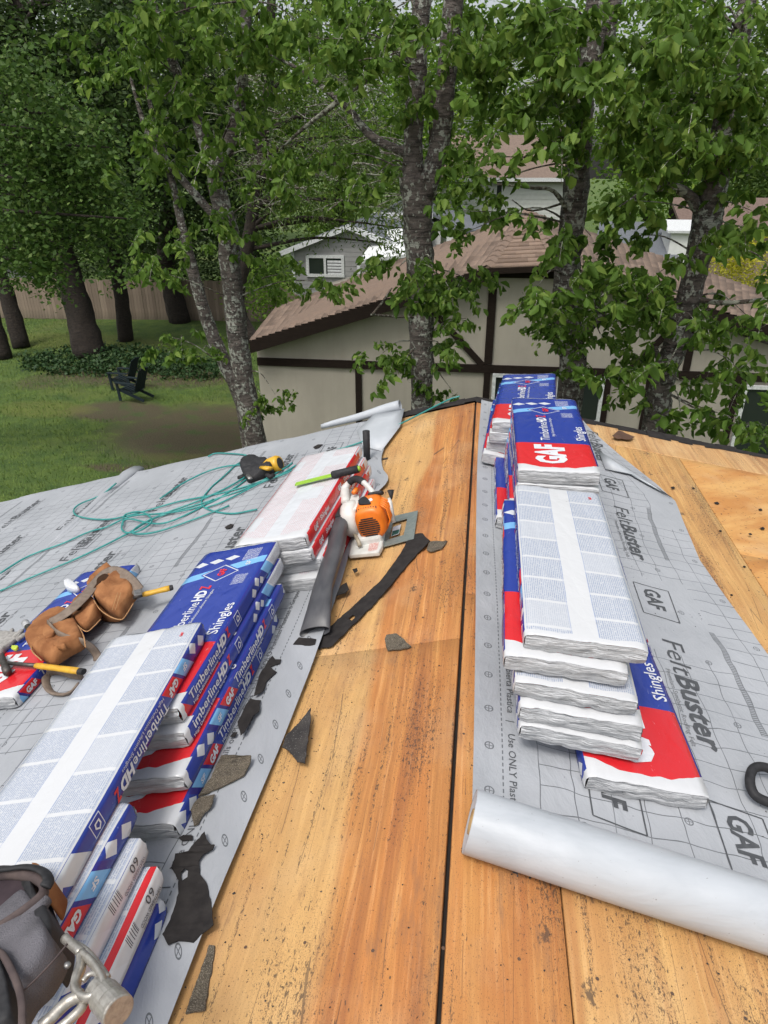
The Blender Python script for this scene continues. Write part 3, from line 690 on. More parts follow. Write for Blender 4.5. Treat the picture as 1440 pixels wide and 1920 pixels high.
        def word(t, mat, sg, a, z0, cap, ln, **k):
            n_ = len(t)
            if ok(a, a+ln): put_text(t, mat, T, smap(sg, a+sh, z0), cap, ln, **k)
            elif n_ > 4:      # a word cut by the folded end: keep the letters that are left
                w1 = ln/n_; st = int(max(0, math.ceil((-.475-sh-a)/w1))); en = int(min(n_, math.floor((.485-sh-a)/w1)))
                if en-st > 1: put_text(t[st:en], mat, T, smap(sg, a+sh+st*w1, z0), cap, (en-st)*w1, **k)
        for sg in ((1,) if not flip else (-1,)) + (() if abs(cx) > 1.5 or cx < 0 else ((-1,) if not flip else (1,))):
            if sk in ('blue', 'blue_white'):
                word('GAF', T_WHITE, sg, -.240, -.011, .022, .066, bold=.05)
                word('SF', T_WHITE, sg, -.315, -.009, .016, .028, bold=.03)
                word('Timberline', T_WHITE, sg, -.145, -.004, .028, .225, bold=.01)
                word('HD', T_WHITE, sg, .084, -.004, .029, .075, bold=.05, shear=.15)
                word('Z', T_RED, sg, .164, -.004, .029, .028, bold=.04, shear=.15)
                word('High Definition Lifetime Shingles', T_WHITE, sg, -.14, -.020, .0095, .27)
                # pentagon house emblem
                if not ok(.255, .29): continue
                e = MB(); P = [(-.011, -.010), (.009, -.010), (.013, .002), (0, .013), (-.012, .004)]; Q = [(a*.6, b_*.6) for a, b_ in P]
                f_ = smap(sg, .272+sh, 0); vs = [tuple(float(np.ravel(c)[0]) for c in f_(np.array([a]), np.array([b_]))) for a, b_ in P+Q]
                e.add(vs, [(i, (i+1) % 5, 5+(i+1) % 5, 5+i) for i in range(5)]); e.build('printed_emblem', T_WHITE, T)
            elif sk == 'tag':
                put_text('WEATHERED WOOD', T_BLACK, T, smap(sg, -.475, .006), .0085, .10)
                put_text('60', T_BLACK, T, smap(sg, -.455, -.020), .022, .034)
            elif sk == 'red':
                put_text('GAF', T_WHITE, T, smap(sg, -.40, -.010), .022, .055, bold=.05)
                put_text('Shingles', T_WHITE, T, smap(sg, -.30, -.008), .020, .12, bold=.02)
                put_text('GAF', T_WHITE, T, smap(sg, .0, -.010), .022, .055, bold=.05)
                put_text('Shingles', T_WHITE, T, smap(sg, .10, -.008), .020, .12, bold=.02)
    if flip:
        def bmap(x0, y0, e=.0014): return lambda s_, h: (x0 + h, y0 + s_, bot(x0+h, y0+s_) - e)
        put_text('GAF', T_RED, T, bmap(-.125, .425), .010, .022, bold=.04)
    return T
_bi = 0
GB = 'blue and white wrapped shingle bundles on the roof'
# left middle stack: four layers, blue fronts up
TL = .0625
bundle('blue fronted bundle lying topmost in the left middle stack, half under a white one', -.885, 1.94, 4, -.018, base=.018, BT=TL, sh=-.29)
bundle('second bundle down in the left middle stack, Timberline lettering under a red stripe', -.878, 1.905, 3, -.012, BT=TL, sh=-.33)
bundle('third bundle down in the left middle stack, its torn white end poking out', -.865, 1.80, 2, -.01, BT=TL, sh=.06)
bundle('bottom bundle of the left middle stack, on the felt by the black scraps', -.880, 1.70, 1, .0, base=.014, BT=TL, sh=-.02)
# nearest left stack, pushed towards the camera
bundle('white backed bundle face down on top at near left, upside down lettering along its side', -.905, 1.27, 5, .045, flip=True, BT=TL, base=.022, sidekind='blue_white')
bundle('bundle at near left under the white backed one, GAF and SF on its side', -.872, .60, 4, .0, flip=True, BT=TL, base=.022)
bundle('bundle at near left with a white lot tag, just above the red edged one', -.838, .545, 3, .01, sidekind='tag', flip=True, BT=TL, base=.022)
bundle('red edged bundle at near left with a white lot tag near the black scrap', -.805, .51, 2, .015, sidekind='tag', flip=True, BT=TL, base=.022, back=MBK_R)
bundle('lowest bundle at near left, lying on the felt beside the large black scrap', -.81, .48, 1, .02, BT=TL, base=.014)
# far left stack: red and white wrappers
for k, (dx, dy, dr) in enumerate(((0.03, -.03, .0), (.02, .02, .01), (.01, -.01, -.01), (0, 0, 0))):
    bundle(('white bundle with red sides on top of its stack, under the green handled tool', 'second red sided bundle from the top in the stack beside the leaf blower', 'third red sided bundle down beside the leaf blower', 'lowest red sided bundle, on the felt beside the leaf blower')[3-k],
           -.725+dx, 2.945+dy, k+1, -.065+dr, kind='red', base=.018, texts='side', group='red and white wrapped bundles', BT=TL)
# lone bundle under the tool belt
bundle('single blue bundle lying flat on the left felt under the leather tool belt', -1.83, 2.36, 1, -.03, base=.022, BT=.062, sh=-.2)
# right near stack
bundle('fine print white bundle lying face down on top of the right near stack', .285, 2.08, 6, -.005, flip=True, roll=-.10, base=.026)
bundle('second bundle down in the right near stack, blue and red edge at its left', .248, 2.045, 5, -.015, roll=-.09, base=.024)
bundle('third bundle down in the right near stack, plain white end facing us', .290, 2.01, 4, -.02, flip=True, roll=-.075)
bundle('fourth bundle down in the right near stack, red corner above its white end', .312, 1.98, 3, -.01, roll=-.055)
bundle('fifth bundle down in the right near stack, resting on the skewed lowest one', .325, 1.965, 2, -.01, roll=-.035)
bundle('lowest skewed bundle of the right near stack, red front and Shingles lettering showing', .482, 1.90, 1, .055, base=.012)
# right middle stack with the big red front on top
for k, (x_, y_, r_, ro_, lab) in enumerate(((.278, 3.30, 0, 0, 'lowest bundle of the right middle stack, sticking out towards the ridge gap'), (.32, 3.27, .01, -.02, 'second bundle up in the right middle stack'),
        (.31, 3.20, -.01, -.06, 'third bundle up in the right middle stack'), (.315, 3.21, .01, -.10, 'fourth bundle up in the right middle stack, hidden behind the fine print one'),
        (.310, 3.18, .005, -.14, 'white ended bundle directly under the one with the large red front'),
        (.300, 3.19, -.002, -.17, 'blue bundle with large red front, topmost of the right middle stack'))):
    bundle(lab, x_, y_, k+1, r_, base=.014, BT=.0625, roll=ro_)
# farthest right stack
for k, (x_, y_, r_, ro_, lab) in enumerate(((.235, 4.0, -.06, 0, 'lowest bundle of the farthest right stack, red strip towards the ridge'), (.25, 4.04, -.07, -.08, 'second bundle up in the farthest right stack'),
        (.25, 4.02, -.07, -.16, 'bundle just under the topmost one of the farthest right stack'), (.255, 4.03, -.08, -.24, 'topmost bundle of the farthest right stack, tilted in front of the brown house'))):
    bundle(lab, x_, y_, k+1, r_, base=.022+.006*k, BT=.0625, roll=ro_)
#MORE
# ---------------------------------------------------------------- things lying on the roof
def hp(u, v, e=0.0, side='L'):      # point on the slope raised e along its normal
    n = NL if side == 'L' else NR
    return on_plane(u, v, n, n@np.array([0, 0, Z0]) + e)
def catmull(P, k=6):
    P = [np.array(p, float) for p in P]; P = [2*P[0]-P[1]] + P + [2*P[-1]-P[-2]]; out = []
    for i in range(1, len(P)-2):
        for j in range(k):
            t = j/k; a, b, c, d = P[i-1:i+3]
            out.append(.5*((2*b) + (c-a)*t + (2*a-5*b+4*c-d)*t*t + (-a+3*b-3*c+d)*t**3))
    return out + [P[-2]]
HOSE = plain('teal_hose', (.035, .27, .25), (.025, .20, .19), .35, scale=40, bs=.1)
HG = 'teal air hose runs on the roof'
def hose(label, pts, r=.0056, e=.029, k=7):
    P = catmull([hp(u, v, e if len(q) == 0 else q[0]) for u, v, *q in pts], k)
    o = MB().tube(P, r, n=8).build('air_hose', HOSE, smooth=True); tag(o, label, 'hose', None); return o
T_ = hose('teal air hose running out over the left edge and looping through the felt to the nail gun',
     [(0, 1075), (40, 1050), (70, 1036), (120, 1018), (165, 998), (200, 988), (245, 968, .034), (300, 963, .036), (350, 956, .034), (400, 940), (440, 915), (478, 888), (500, 880)])
T_['label'] = 'teal air hose coiling from the left picture edge to the yellow nail gun'
hose('teal hose loop curving near the felt eave with a rounded left bend', [(218, 906, .05), (190, 928), (150, 945), (138, 958), (150, 969), (200, 974), (255, 963), (333, 941), (390, 930), (440, 918), (520, 892), (556, 872)])
hose('lowest teal hose strand crossing the felt above the leather tool belt', [(0, 1108), (60, 1082), (133, 1052), (187, 1027), (240, 1000), (283, 975), (330, 958), (400, 937), (470, 912), (530, 880), (548, 868)])
hose('small teal hose coil in the middle of the felt', [(230, 985, .036), (235, 965, .038), (265, 960, .04), (285, 975, .04), (268, 992, .038), (240, 999, .036), (228, 990, .036), (240, 973, .038), (300, 982, .034), (360, 960, .032), (400, 936, .034)])
hose('teal hose loop bending back below the nail gun', [(482, 955), (433, 963), (390, 955), (378, 940), (395, 915), (420, 893), (445, 870), (470, 862)])
hose('teal hose strand arching beyond the nail gun', [(480, 868), (465, 855), (440, 851), (405, 850), (390, 856)], k=8)
hose('teal hose line running up to the gable end past the black handle', [(620, 847), (650, 838), (690, 824), (740, 800), (790, 775), (840, 750), (862, 743)])

hose('wide loose teal hose loop lying between the coil and the nail gun', [(300, 935), (345, 905), (400, 880), (452, 872), (470, 885), (430, 912), (370, 940), (310, 962), (262, 985), (250, 1000), (290, 998), (360, 975), (430, 948)], e=.034)
hose('doubled teal hose strand tucked against the red sided stack', [(556, 878), (530, 890), (490, 905), (450, 925), (415, 942), (385, 952)], e=.034)
LEA = plain('tan_suede_leather', (.33, .15, .062), (.20, .08, .032), .9, scale=14, bs=.7, bd=.012, spec=.2); LEA2 = plain('worn_belt_leather', (.20, .155, .12), (.14, .105, .08), .75, scale=40, bs=.3, bd=.003)
YEL = plain('yellow_grip', (.62, .36, .03), (.5, .27, .02), .5, scale=30); BLK = plain('black_rubber', (.018, .018, .020), (.032, .032, .034), .6, scale=60, spec=.25); STEEL = plain('worn_steel', (.32, .31, .30), (.20, .19, .18), .42, metal=.8, scale=50)
DKST = plain('dark_steel', (.10, .09, .085), (.06, .055, .05), .5, metal=.6, scale=60); GLV = plain('grey_glove', (.33, .32, .30), (.22, .21, .20), .9, scale=70, bs=.4)
def pillow(name, poly, e0, h, mat, parent, side='L', seed=0, lump=.12, steps=5):
    """closed soft bag whose outline is given by sight points on the slope"""
    P = [np.array([u, v, 0.]) for u, v in poly]
    P = catmull(P + [P[0]], 3)[:-1]; c = np.mean(P, 0); n = len(P); nn = NL if side == 'L' else NR; r = sines(seed+3, 30, 6)
    B = [hp(p[0], p[1], e0, side) for p in P]; C = np.mean(B, 0); vs = []
    rings = [(1.0, 0.0), (1.0, .5), (.985, .88), (.93, .99), (.75, 1.03), (.45, 1.04), (.2, 1.05)]
    for s_, hh in rings:
        for b in B:
            q = C+(b-C)*s_; vs.append(q + nn*(h*hh*(1+lump*1.6*float(r(q[0], q[1])))))
    m = MB(); K = len(rings); fs = [(i*n+k, i*n+(k+1) % n, (i+1)*n+(k+1) % n, (i+1)*n+k) for i in range(K-1) for k in range(n)]
    fs = [f[::-1] for f in fs] if True else fs
    fs.append(tuple(range((K-1)*n, K*n))[::-1]); fs.append(tuple(range(n))); m.add(vs, fs)
    o = m.build(name, mat, parent, smooth=True)
    bmesh_fix(o.data); return o
import bmesh
def bmesh_fix(me):
    b = bmesh.new(); b.from_mesh(me); bmesh.ops.recalc_face_normals(b, faces=b.faces); b.to_mesh(me); b.free()
def zz(z, ox, oy): return lambda pts: [(ox+a/z, oy+b/z) for a, b in pts]
def ribbon(name, pts, wd, th, mat, parent, up=None, k=5):
    P = catmull(pts, k); return MB().tube(P, wd/2, n=10, flat=th/wd, up=up if up is not None else (0, 0, 1)).build(name, mat, parent, smooth=True)
q_ = zz(4.235, 0, 1040)
tb = thing('tool_belt', 'worn brown suede tool belt with pouches lying across the single blue bundle', 'tool belt', Matrix.Translation(Vector(hp(150, 1190, .08))))
E0 = .086
pillow('pouch', q_([(735, 330), (770, 230), (870, 165), (985, 225), (1090, 330), (1055, 390), (1010, 470), (960, 512), (890, 490), (800, 420)]), E0, .075, LEA, tb, seed=1)
pillow('pouch_gusset', q_([(740, 400), (800, 430), (960, 520), (880, 535), (800, 510)]), E0-.05, .05, LEA, tb, seed=9)
pillow('pouch', q_([(575, 480), (715, 355), (795, 455), (800, 510), (685, 608), (620, 560)]), E0, .055, LEA, tb, seed=2)
pillow('pouch', q_([(290, 590), (390, 530), (560, 490), (660, 640), (678, 740), (560, 810), (440, 885), (370, 860), (250, 760), (270, 660)]), E0, .06, LEA, tb, seed=3)
pillow('pocket_flap', q_([(370, 560), (440, 610), (430, 660), (380, 690), (350, 650)]), E0+.06, .018, LEA, tb, seed=4)
pillow('pocket_flap', q_([(310, 680), (360, 660), (385, 700), (345, 725)]), E0+.055, .018, LEA, tb, seed=5)
pillow('tool_loop', q_([(390, 690), (530, 735), (505, 765), (385, 720)]), E0+.055, .02, LEA, tb, seed=6)
ribbon('belt_strap', [hp(*p, e) for p, e in zip(q_([(385, 545), (470, 500), (580, 420), (690, 310), (770, 210), (860, 130), (960, 150), (1040, 215), (1100, 290)]), (.155, .165, .17, .17, .165, .165, .16, .15, .13))], .058, .006, LEA2, tb, up=(.5, 0, .8))
ribbon('belt_strap', [hp(*p, e) for p, e in zip(q_([(385, 545), (450, 620), (540, 665), (640, 690), (720, 735), (765, 790), (775, 840)]), (.16, .15, .14, .12, .08, .04, .02))], .012, .04, LEA2, tb)
ribbon('belt_strap', [hp(*p, e) for p, e in zip(q_([(650, 965), (560, 955), (450, 925), (385, 945), (365, 1010), (400, 1085), (480, 1112), (560, 1095), (620, 1030)]), (.05, .05, .045, .035, .03, .028, .026, .026, .03))], .014, .036, LEA2, tb)
bk_ = hp(*q_([(1095, 300)])[0], .14); MB().box((0, 0, 0), (.035, .045, .006), Matrix.Rotation(.5, 3, 'Z')).build('buckle', STEEL, tb, bevel=.002).location = Vector(bk_)-tb.matrix_basis.translation*0
pillow('chalk_reel', q_([(530, 250), (570, 230), (640, 285), (600, 305), (540, 295)]), E0, .03, T_WHITE, tb, seed=7)
RIM = plain('leather_edge', (.42, .24, .12), (.34, .18, .08), .85, scale=30, spec=.2); DKL = plain('pouch_mouth_shade', (.05, .025, .014), None, .95, scale=20, spec=.1)
for P_, e_ in (([(735, 345), (790, 430), (870, 490), (960, 516), (1005, 475), (1060, 385)], .055), ([(572, 480), (612, 556), (685, 610), (745, 570), (800, 512)], .045), ([(560, 490), (620, 570), (662, 642), (680, 735)], .045), ([(385, 545), (330, 590), (270, 660), (250, 755), (330, 840)], .05), ([(735, 340), (775, 235), (830, 190)], .07)):
    MB().tube(catmull([hp(*p, E0+e_) for p in q_(P_)], 5), .0026, n=6).build('edge_binding', RIM, tb, smooth=True)
pillow('pouch_opening_shade', q_([(740, 250), (780, 200), (850, 180), (900, 215), (820, 250), (760, 310)]), E0+.055, .025, DKL, tb, seed=71)  # dark pillows on the pouches, shade of their open mouths painted as colour
pillow('pouch_opening_shade', q_([(600, 440), (700, 350), (725, 375), (640, 450)]), E0+.045, .014, DKL, tb, seed=72)
pillow('pouch_opening_shade', q_([(400, 560), (470, 520), (555, 495), (570, 520), (480, 560), (430, 600)]), E0+.05, .014, DKL, tb, seed=73)
# crossing thin stitched seams on the pouches
for a, b in (((935, 300), (890, 440)), ((960, 300), (915, 440))):
    MB().tube([hp(*q_([a])[0], E0+.077), hp(*q_([b])[0], E0+.072)], .0008, n=5).build('stitching', CARD, tb)
def hammer(label, grip, shank, head=None, end=None, eg=.12, es=.11, eh=.1):
    t = thing('hammer', label, 'hammer', Matrix.Translation(Vector(hp(*grip[0], eg))))
    a, b = hp(*grip[0], eg), hp(*grip[1], eg-.01); d = b-a
    MB().tube([a, a+d*.1, a+d*.5, a+d*.85, b], [.012, .0145, .0135, .016, .015], n=12, flat=.8).build('grip', YEL, t, smooth=True)
    MB().tube([b, b+d*.10], [.0155, .014], n=12, flat=.8).build('grip_end', BLK, t)
    MB().tube([hp(*shank[0], es), a+d*.05], [.008, .009], n=10).build('shank', DKST, t, smooth=True)
    if head:
        h = [hp(*p, eh) for p in head]; MB().tube(h, [.004, .012, .016, .014, .017, .017], n=12).build('head', DKST, t, smooth=True)
    return t
hammer('yellow handled hammer sticking out of the belt towards the right', q_([(1135, 318), (1350, 265)]), q_([(1060, 345)]), eg=.11, es=.11)
hammer('yellow handled claw hammer lying on the red bundle front under the belt', q_([(285, 880), (630, 925)]), q_([(35, 858)]), q_([(20, 780), (18, 815), (25, 850), (38, 880), (45, 900), (60, 935)]), eg=.105, es=.105, eh=.105)
t = thing('mallet', 'grey headed mallet poking up at the left end of the belt', 'mallet', Matrix.Translation(Vector(hp(45, 1185, .1))))
a, b = hp(*q_([(200, 540)])[0], .11), hp(*q_([(265, 640)])[0], .10)
MB().tube([a, a+(b-a)*.35], [.017, .016], n=14).build('head', plain('grey_rubber', (.40, .41, .42), None, .6), t, smooth=True); MB().tube([a+(b-a)*.35, b, b+(b-a)*.3], [.016, .015, .012], n=12).build('body', DKST, t, smooth=True)
t = thing('work_gloves', 'pair of grey work gloves with a yellow green patch at the far left', 'gloves', Matrix.Translation(Vector(hp(15, 1200, .09))))
pillow('palm', q_([(-40, 700), (40, 640), (120, 650), (190, 640), (120, 710), (60, 760), (20, 800), (-40, 800)]), E0, .028, GLV, t, seed=21)
for k, f in enumerate((((60, 660), (85, 625), (100, 592)), ((110, 660), (150, 625), (185, 598)), ((20, 660), (5, 630), (10, 610)), ((130, 680), (170, 655), (205, 625)), ((-20, 680), (-30, 640), (-10, 615)))):
    MB().tube(catmull([hp(*p, .105) for p in q_(f)], 3), [.0105]*6+[.006], n=8).build('finger', GLV, t, smooth=True)
pillow('patch', q_([(100, 730), (150, 735), (130, 765), (95, 755)]), .10, .01, plain('lime_fabric', (.45, .55, .06), None, .8), t, seed=22)

# nail gun: black body, yellow cap, tan wood scraps beside it
q_ = zz(11.08, 430, 840)
ng = thing('nail_gun', 'black and yellow pneumatic nail gun lying among the teal hose loops', 'nail gun', Matrix.Translation(Vector(hp(485, 900, 0))))
NY = plain('tool_yellow', (.62, .36, .03), (.55, .30, .02), .4)
pillow('body', q_([(300, 440), (400, 385), (700, 360), (900, 440), (960, 520), (930, 600), (800, 620), (560, 700), (420, 740), (330, 640), (290, 540)]), .02, .075, BLK, ng, seed=31)
a, b = hp(*q_([(760, 400)])[0], .06), hp(*q_([(1000, 330)])[0], .07)
MB().tube([a-(b-a)*.15, a+(b-a)*.3, b, b+(b-a)*.22], [.03, .050, .056, .048], n=18).build('yellow_cap', NY, ng, smooth=True)
MB().tube([b+(b-a)*.22, b+(b-a)*.25], [.038, .034], n=14).build('exhaust_ring', BLK, ng)
MB().tube([hp(*q_([(680, 400)])[0], .09), hp(*q_([(840, 430)])[0], .095)], [.022, .026], n=10, flat=.5).build('yellow_trim', NY, ng, smooth=True)
MB().tube([hp(*p, .04) for p in q_([(330, 560), (250, 600), (185, 610)])], [.02, .018, .014], n=10, flat=.7).build('nose', BLK, ng, smooth=True)
MB().tube([hp(*p, .06) for p in q_([(780, 560), (850, 600), (930, 560)])], [.014, .016, .012], n=10).build('handle', BLK, ng, smooth=True)
MB().tube([hp(*q_([(385, 560)])[0], .09), hp(*q_([(440, 640)])[0], .085)], [.014, .014], n=10, flat=.4).build('badge', STEEL, ng, smooth=True)
for lab, z1 in (('splintered tan wood sliver at the nose of the nail gun', [(20, 530), (90, 480), (300, 455), (290, 490), (150, 530)]), ('short tan wood scrap below the nail gun', [(150, 790), (200, 720), (310, 710), (300, 740), (210, 800)]), ('small tan wood chip above the nail gun nose', [(300, 400), (340, 370), (390, 380), (330, 440)])):
    P = [hp(*p, .010) for p in q_(z1)]; n = len(P); up = NL*.008
    m = MB(); m.add(P+[p+up for p in P], [tuple(range(n)), tuple(range(2*n-1, n-1, -1))] + [(i, (i+1) % n, n+(i+1) % n, n+i) for i in range(n)]); o = m.build('wood_scrap', PLY_P); bmesh_fix(o.data); tag(o, lab, 'wood scrap')

# leaf blower
q_ = zz(5.143, 540, 780)
bl = thing('leaf_blower', 'orange and white handheld leaf blower with a long black nozzle', 'leaf blower', Matrix.Translation(Vector(hp(690, 1030, 0))))
ORG = plain('orange_plastic', (.75, .19, .015), (.68, .16, .012), .38, scale=30, bs=.1); WPL = plain('off_white_plastic', (.60, .60, .57), (.52, .52, .49), .42, scale=30, bs=.1); NOZ = plain('black_nozzle_plastic', (.045, .046, .052), (.075, .075, .08), .42, scale=9, bs=.1, stretch=(3, 1, 3))
c0 = hp(641, 962, .13); c1 = hp(636, 985, .125); c2 = hp(628, 1030, .11); c3 = hp(605, 1105, .075); c4 = hp(590, 1185, .040)
MB().tube([c0, c1], [.052, .052], n=24).build('nozzle_collar', BLK, bl, smooth=True, bevel=.002)
P = [c1, c2, (c2*2+c3)/3, c3, (c3+c4)/2, c4]; m = MB(); vs = []; nT = 24
def nring(c, a, b): return [c + EL*(a*math.cos(t))*1.0 + np.array([0, .15, 1.0])*(b*math.copysign(abs(math.sin(t))**.8, math.sin(t))) for t in [2*math.pi*k/nT for k in range(nT)]]
for c, a, b in zip(P, (.046, .045, .043, .045, .052, .062), (.046, .045, .042, .036, .029, .022)): vs += nring(c, a, b)
for c, a, b in ((c4, .059, .019), ((c3+c4)/2, .049, .026), (c3, .042, .032)): vs += nring(c, a, b)
m.add(vs, [(i*nT+k, (i+1)*nT+k, (i+1)*nT+(k+1) % nT, i*nT+(k+1) % nT) for i in range(8) for k in range(nT)]); m.build('nozzle', NOZ, bl, smooth=True)
# fan housing, white
fc = hp(652, 950, .12); Mf = Matrix.Translation(Vector(fc)) @ Matrix(((EL[0], 0, NL[0], 0), (EL[1], 1, NL[1], 0), (EL[2], 0, NL[2], 0), (0, 0, 0, 1)))
def fr(u, v, e): p = hp(u, v, e); M_ = Mf.copy(); M_.translation = Vector(p); return M_
MB().lathe([(.03, -.045), (.072, -.045), (.084, -.03), (.086, .015), (.070, .03), (.04, .034)], fr(664, 972, .12) @ Matrix.Rotation(math.pi/2, 4, 'Y'), n=28).build('fan_housing', WPL, bl, smooth=True)
MB().tube([hp(641, 964, .13), hp(648, 940, .14), hp(655, 925, .15)], [.050, .046, .03], n=18).build('air_duct', WPL, bl, smooth=True)
# engine shroud
Me = fr(699, 968, .125)
sh_ = MB(); vs = []; sect = [(-.085, .050, .060), (-.078, .064, .074), (-.03, .070, .082), (.03, .068, .088), (.07, .058, .080), (.085, .040, .055)]; nE = 28
for yy, a, b in sect:
    for k in range(nE):
        t = 2*math.pi*k/nE; cx_, cz_ = math.copysign(abs(math.cos(t))**.62, math.cos(t)), math.copysign(abs(math.sin(t))**.62, math.sin(t)); vs.append(Me @ Vector((a*cx_, yy, b*cz_)))
sh_.add(vs, [(i*nE+k, i*nE+(k+1) % nE, (i+1)*nE+(k+1) % nE, (i+1)*nE+k) for i in range(len(sect)-1) for k in range(nE)] + [tuple(range(nE)), tuple(range(5*nE, 6*nE))[::-1]])
o = sh_.build('engine_shroud', ORG, bl, smooth=True); bmesh_fix(o.data)
for i in range(9):      # slots across the round starter cover
    zz_ = -.052+i*.0105; hw = math.sqrt(max(.0, .052**2-(zz_+.01)**2))
    if hw > .01: MB().box((0, 0, 0), (hw*1.9, .004, .0042)).build('cooling_slot', BLK, bl).matrix_basis = bl.matrix_basis.inverted()*0 if False else Me @ Matrix.Translation((-.006, -.0865, zz_))
for i in range(9):
    MB().box((0, 0, 0), (.0042, .030, .003)).build('cooling_slot', BLK, bl).matrix_basis = Me @ Matrix.Translation((-.048+i*.0115, -.070, .063+.004*math.sin(i*.35))) @ Matrix.Rotation(.85, 4, 'X')
for i in range(5):      # ribs of the muffler guard on the right
    MB().tube([Me @ Vector((.062, -.05+i*.022, -.05)), Me @ Vector((.088, -.05+i*.022, -.01)), Me @ Vector((.084, -.045+i*.02, .045)), Me @ Vector((.058, -.04+i*.018, .07))], .0045, n=7).build('guard_rib', ORG, bl, smooth=True)
MB().box((0, 0, 0), (.07, .05, .02)).build('filter_cap', BLK, bl, bevel=.008).matrix_basis = Me @ Matrix.Translation((.022, .085, .072)) @ Matrix.Rotation(-.5, 4, 'X')
pillow('choke_cover', q_([(680, 830), (740, 790), (800, 845), (760, 858), (690, 860)]), .205, .01, BLK, bl, seed=41)
MB().tube([Me @ Vector((-.02, -.02, .083)), Me @ Vector((.02, .0, .086))], .012, n=8, flat=.25).build('white_label', T_WHITE, bl)
MB().tube([Me @ Vector((.07, .05, .03)), Me @ Vector((.095, .055, .05)), Me @ Vector((.10, .06, .085))], [.008, .006, .016], n=10).build('starter_knob', BLK, bl, smooth=True)
MB().tube([Me @ Vector((.085, .0, -.05)), Me @ Vector((.088, .03, .04)), Me @ Vector((.085, .05, .05))], [.012, .012, .008], n=8).build('rear_guard', WPL, bl, smooth=True)
# handle arch
H = catmull([hp(*p) for p in ((648, 945, .17), (646, 920, .205), (655, 905, .235), (668, 898, .25), (682, 905, .245), (694, 917, .215), (700, 925, .20))], 4)
MB().tube(H, [.026, .026, .026, .026, .025, .022, .018, .016]+[.014]*9+[.013]*8, n=12, up=(1, 0, 0)).build('handle_frame', WPL, bl, smooth=True)
MB().tube(H[8:17], .0175, n=12).build('black_grip', BLK, bl, smooth=True)
MB().tube([hp(662, 925, .215), hp(669, 917, .22)], [.010, .012], n=10).build('trigger', ORG, bl, smooth=True)
pillow('stop_switch', q_([(620, 800), (690, 790), (690, 880), (650, 930), (600, 880)]), .17, .02, WPL, bl, seed=42)
# foot plate
P = [hp(*p, .014) for p in ((656, 1048), (664, 1010), (700, 1000), (724, 995), (719, 1030), (712, 1043))]; n = 6; up = NL*.022
m = MB(); m.add(P+[C_+up for C_ in P], [tuple(range(n)), tuple(range(2*n-1, n-1, -1))] + [(i, (i+1) % n, n+(i+1) % n, n+i) for i in range(n)]); o = m.build('foot_plate', WPL, bl, bevel=.005); bmesh_fix(o.data)
MB().box((0, 0, 0), (.13, .09, .05)).build('tank', WPL, bl, bevel=.015).matrix_basis = fr(693, 1008, .045)
MB().tube([hp(664, 1000, .07), hp(672, 1015, .065), hp(675, 1024, .05)], .010, n=8).build('fuel_line', plain('tan_rubber', (.35, .30, .22), None, .6), bl, smooth=True)
m = MB(); P = [hp(*p, .0365) for p in ((690, 1034), (693, 1018), (711, 1014), (707, 1031))]; m.add(P, [(0, 1, 2, 3)]); m.build('warning_label', plain('warning_label', (.62, .55, .52), (.45, .15, .12), .5, scale=160), bl)
adj = [o for o in bl.children if o.matrix_basis != Matrix()]
# green ripping tool with black grip, lying on the white bundle
gt = thing('pry_tool', 'lime green flat bar tool with black grip lying on the white bundle', 'pry bar', Matrix.Translation(Vector(hp(620, 895, .275))))
GRN = plain('lime_green_paint', (.30, .52, .05), (.24, .44, .04), .4)
a, b, c = hp(554, 908, .285), hp(622, 891, .287), hp(672, 879, .29)
m = MB(); d = (b-a)/np.linalg.norm(b-a); s_ = np.cross(NL, d); vs = [p + s_*k*.018 + NL*h for p in (a, b) for k in (-1, 1) for h in (-.003, .003)]
m.add(vs, [(0, 2, 3, 1), (4, 5, 7, 6), (0, 1, 5, 4), (2, 6, 7, 3), (1, 3, 7, 5), (0, 4, 6, 2)]); m.build('flat_bar', GRN, gt, bevel=.001)
MB().tube([b, b+(c-b)*.05, b+(c-b)*.5, c], [.015, .0195, .019, .0195], n=14).build('grip', BLK, gt, smooth=True); MB().tube([c, c+(c-b)*.07], [.015, .012], n=12).build('grip_end', GRN, gt, smooth=True)
# black handle standing behind the red sided stack
bh = thing('roofing_shovel', 'black handled tool standing upright behind the red and white stack', 'tool', Matrix.Translation(Vector(hp(690, 868, .0))))
bb = hp(688, 868, .0); MB().tube([bb+np.array([0, 0, .02]), bb+np.array([-.002, .01, .10]), bb+np.array([-.006, .02, .20])], [.021, .021, .022], n=14).build('handle', BLK, bh, smooth=True)
MB().tube([bb, bb+np.array([0, 0, .03])], [.012, .012], n=10).build('shank', DKST, bh); MB().box((0, 0, 0), (.16, .02, .004), Matrix.Rotation(-.26, 3, 'Y')).build('blade', DKST, bh, bevel=.001).matrix_basis = Matrix.Translation(Vector(bb)+Vector((.05, 0, .018)))
# black handle at the right edge on the felt
rh = thing('pull_handle', 'black looped handle lying on the printed felt at the right picture edge', 'handle', Matrix.Translation(Vector(hp(1430, 1480, 0, 'R'))))
MB().tube(catmull([hp(*p, 'R') for p in ((1460, 1450, .05), (1432, 1438, .055), (1412, 1442, .055), (1406, 1465, .05), (1415, 1490, .04), (1440, 1504, .035), (1475, 1515, .03))], 5), .0135, n=12).build('grip', BLK, rh, smooth=True)
MB().box((0, 0, 0), (.10, .12, .012), Matrix.Rotation(.16, 3, 'Y')).build('base_plate', DKST, rh, bevel=.003).location = Vector(hp(1490, 1480, .014, 'R'))

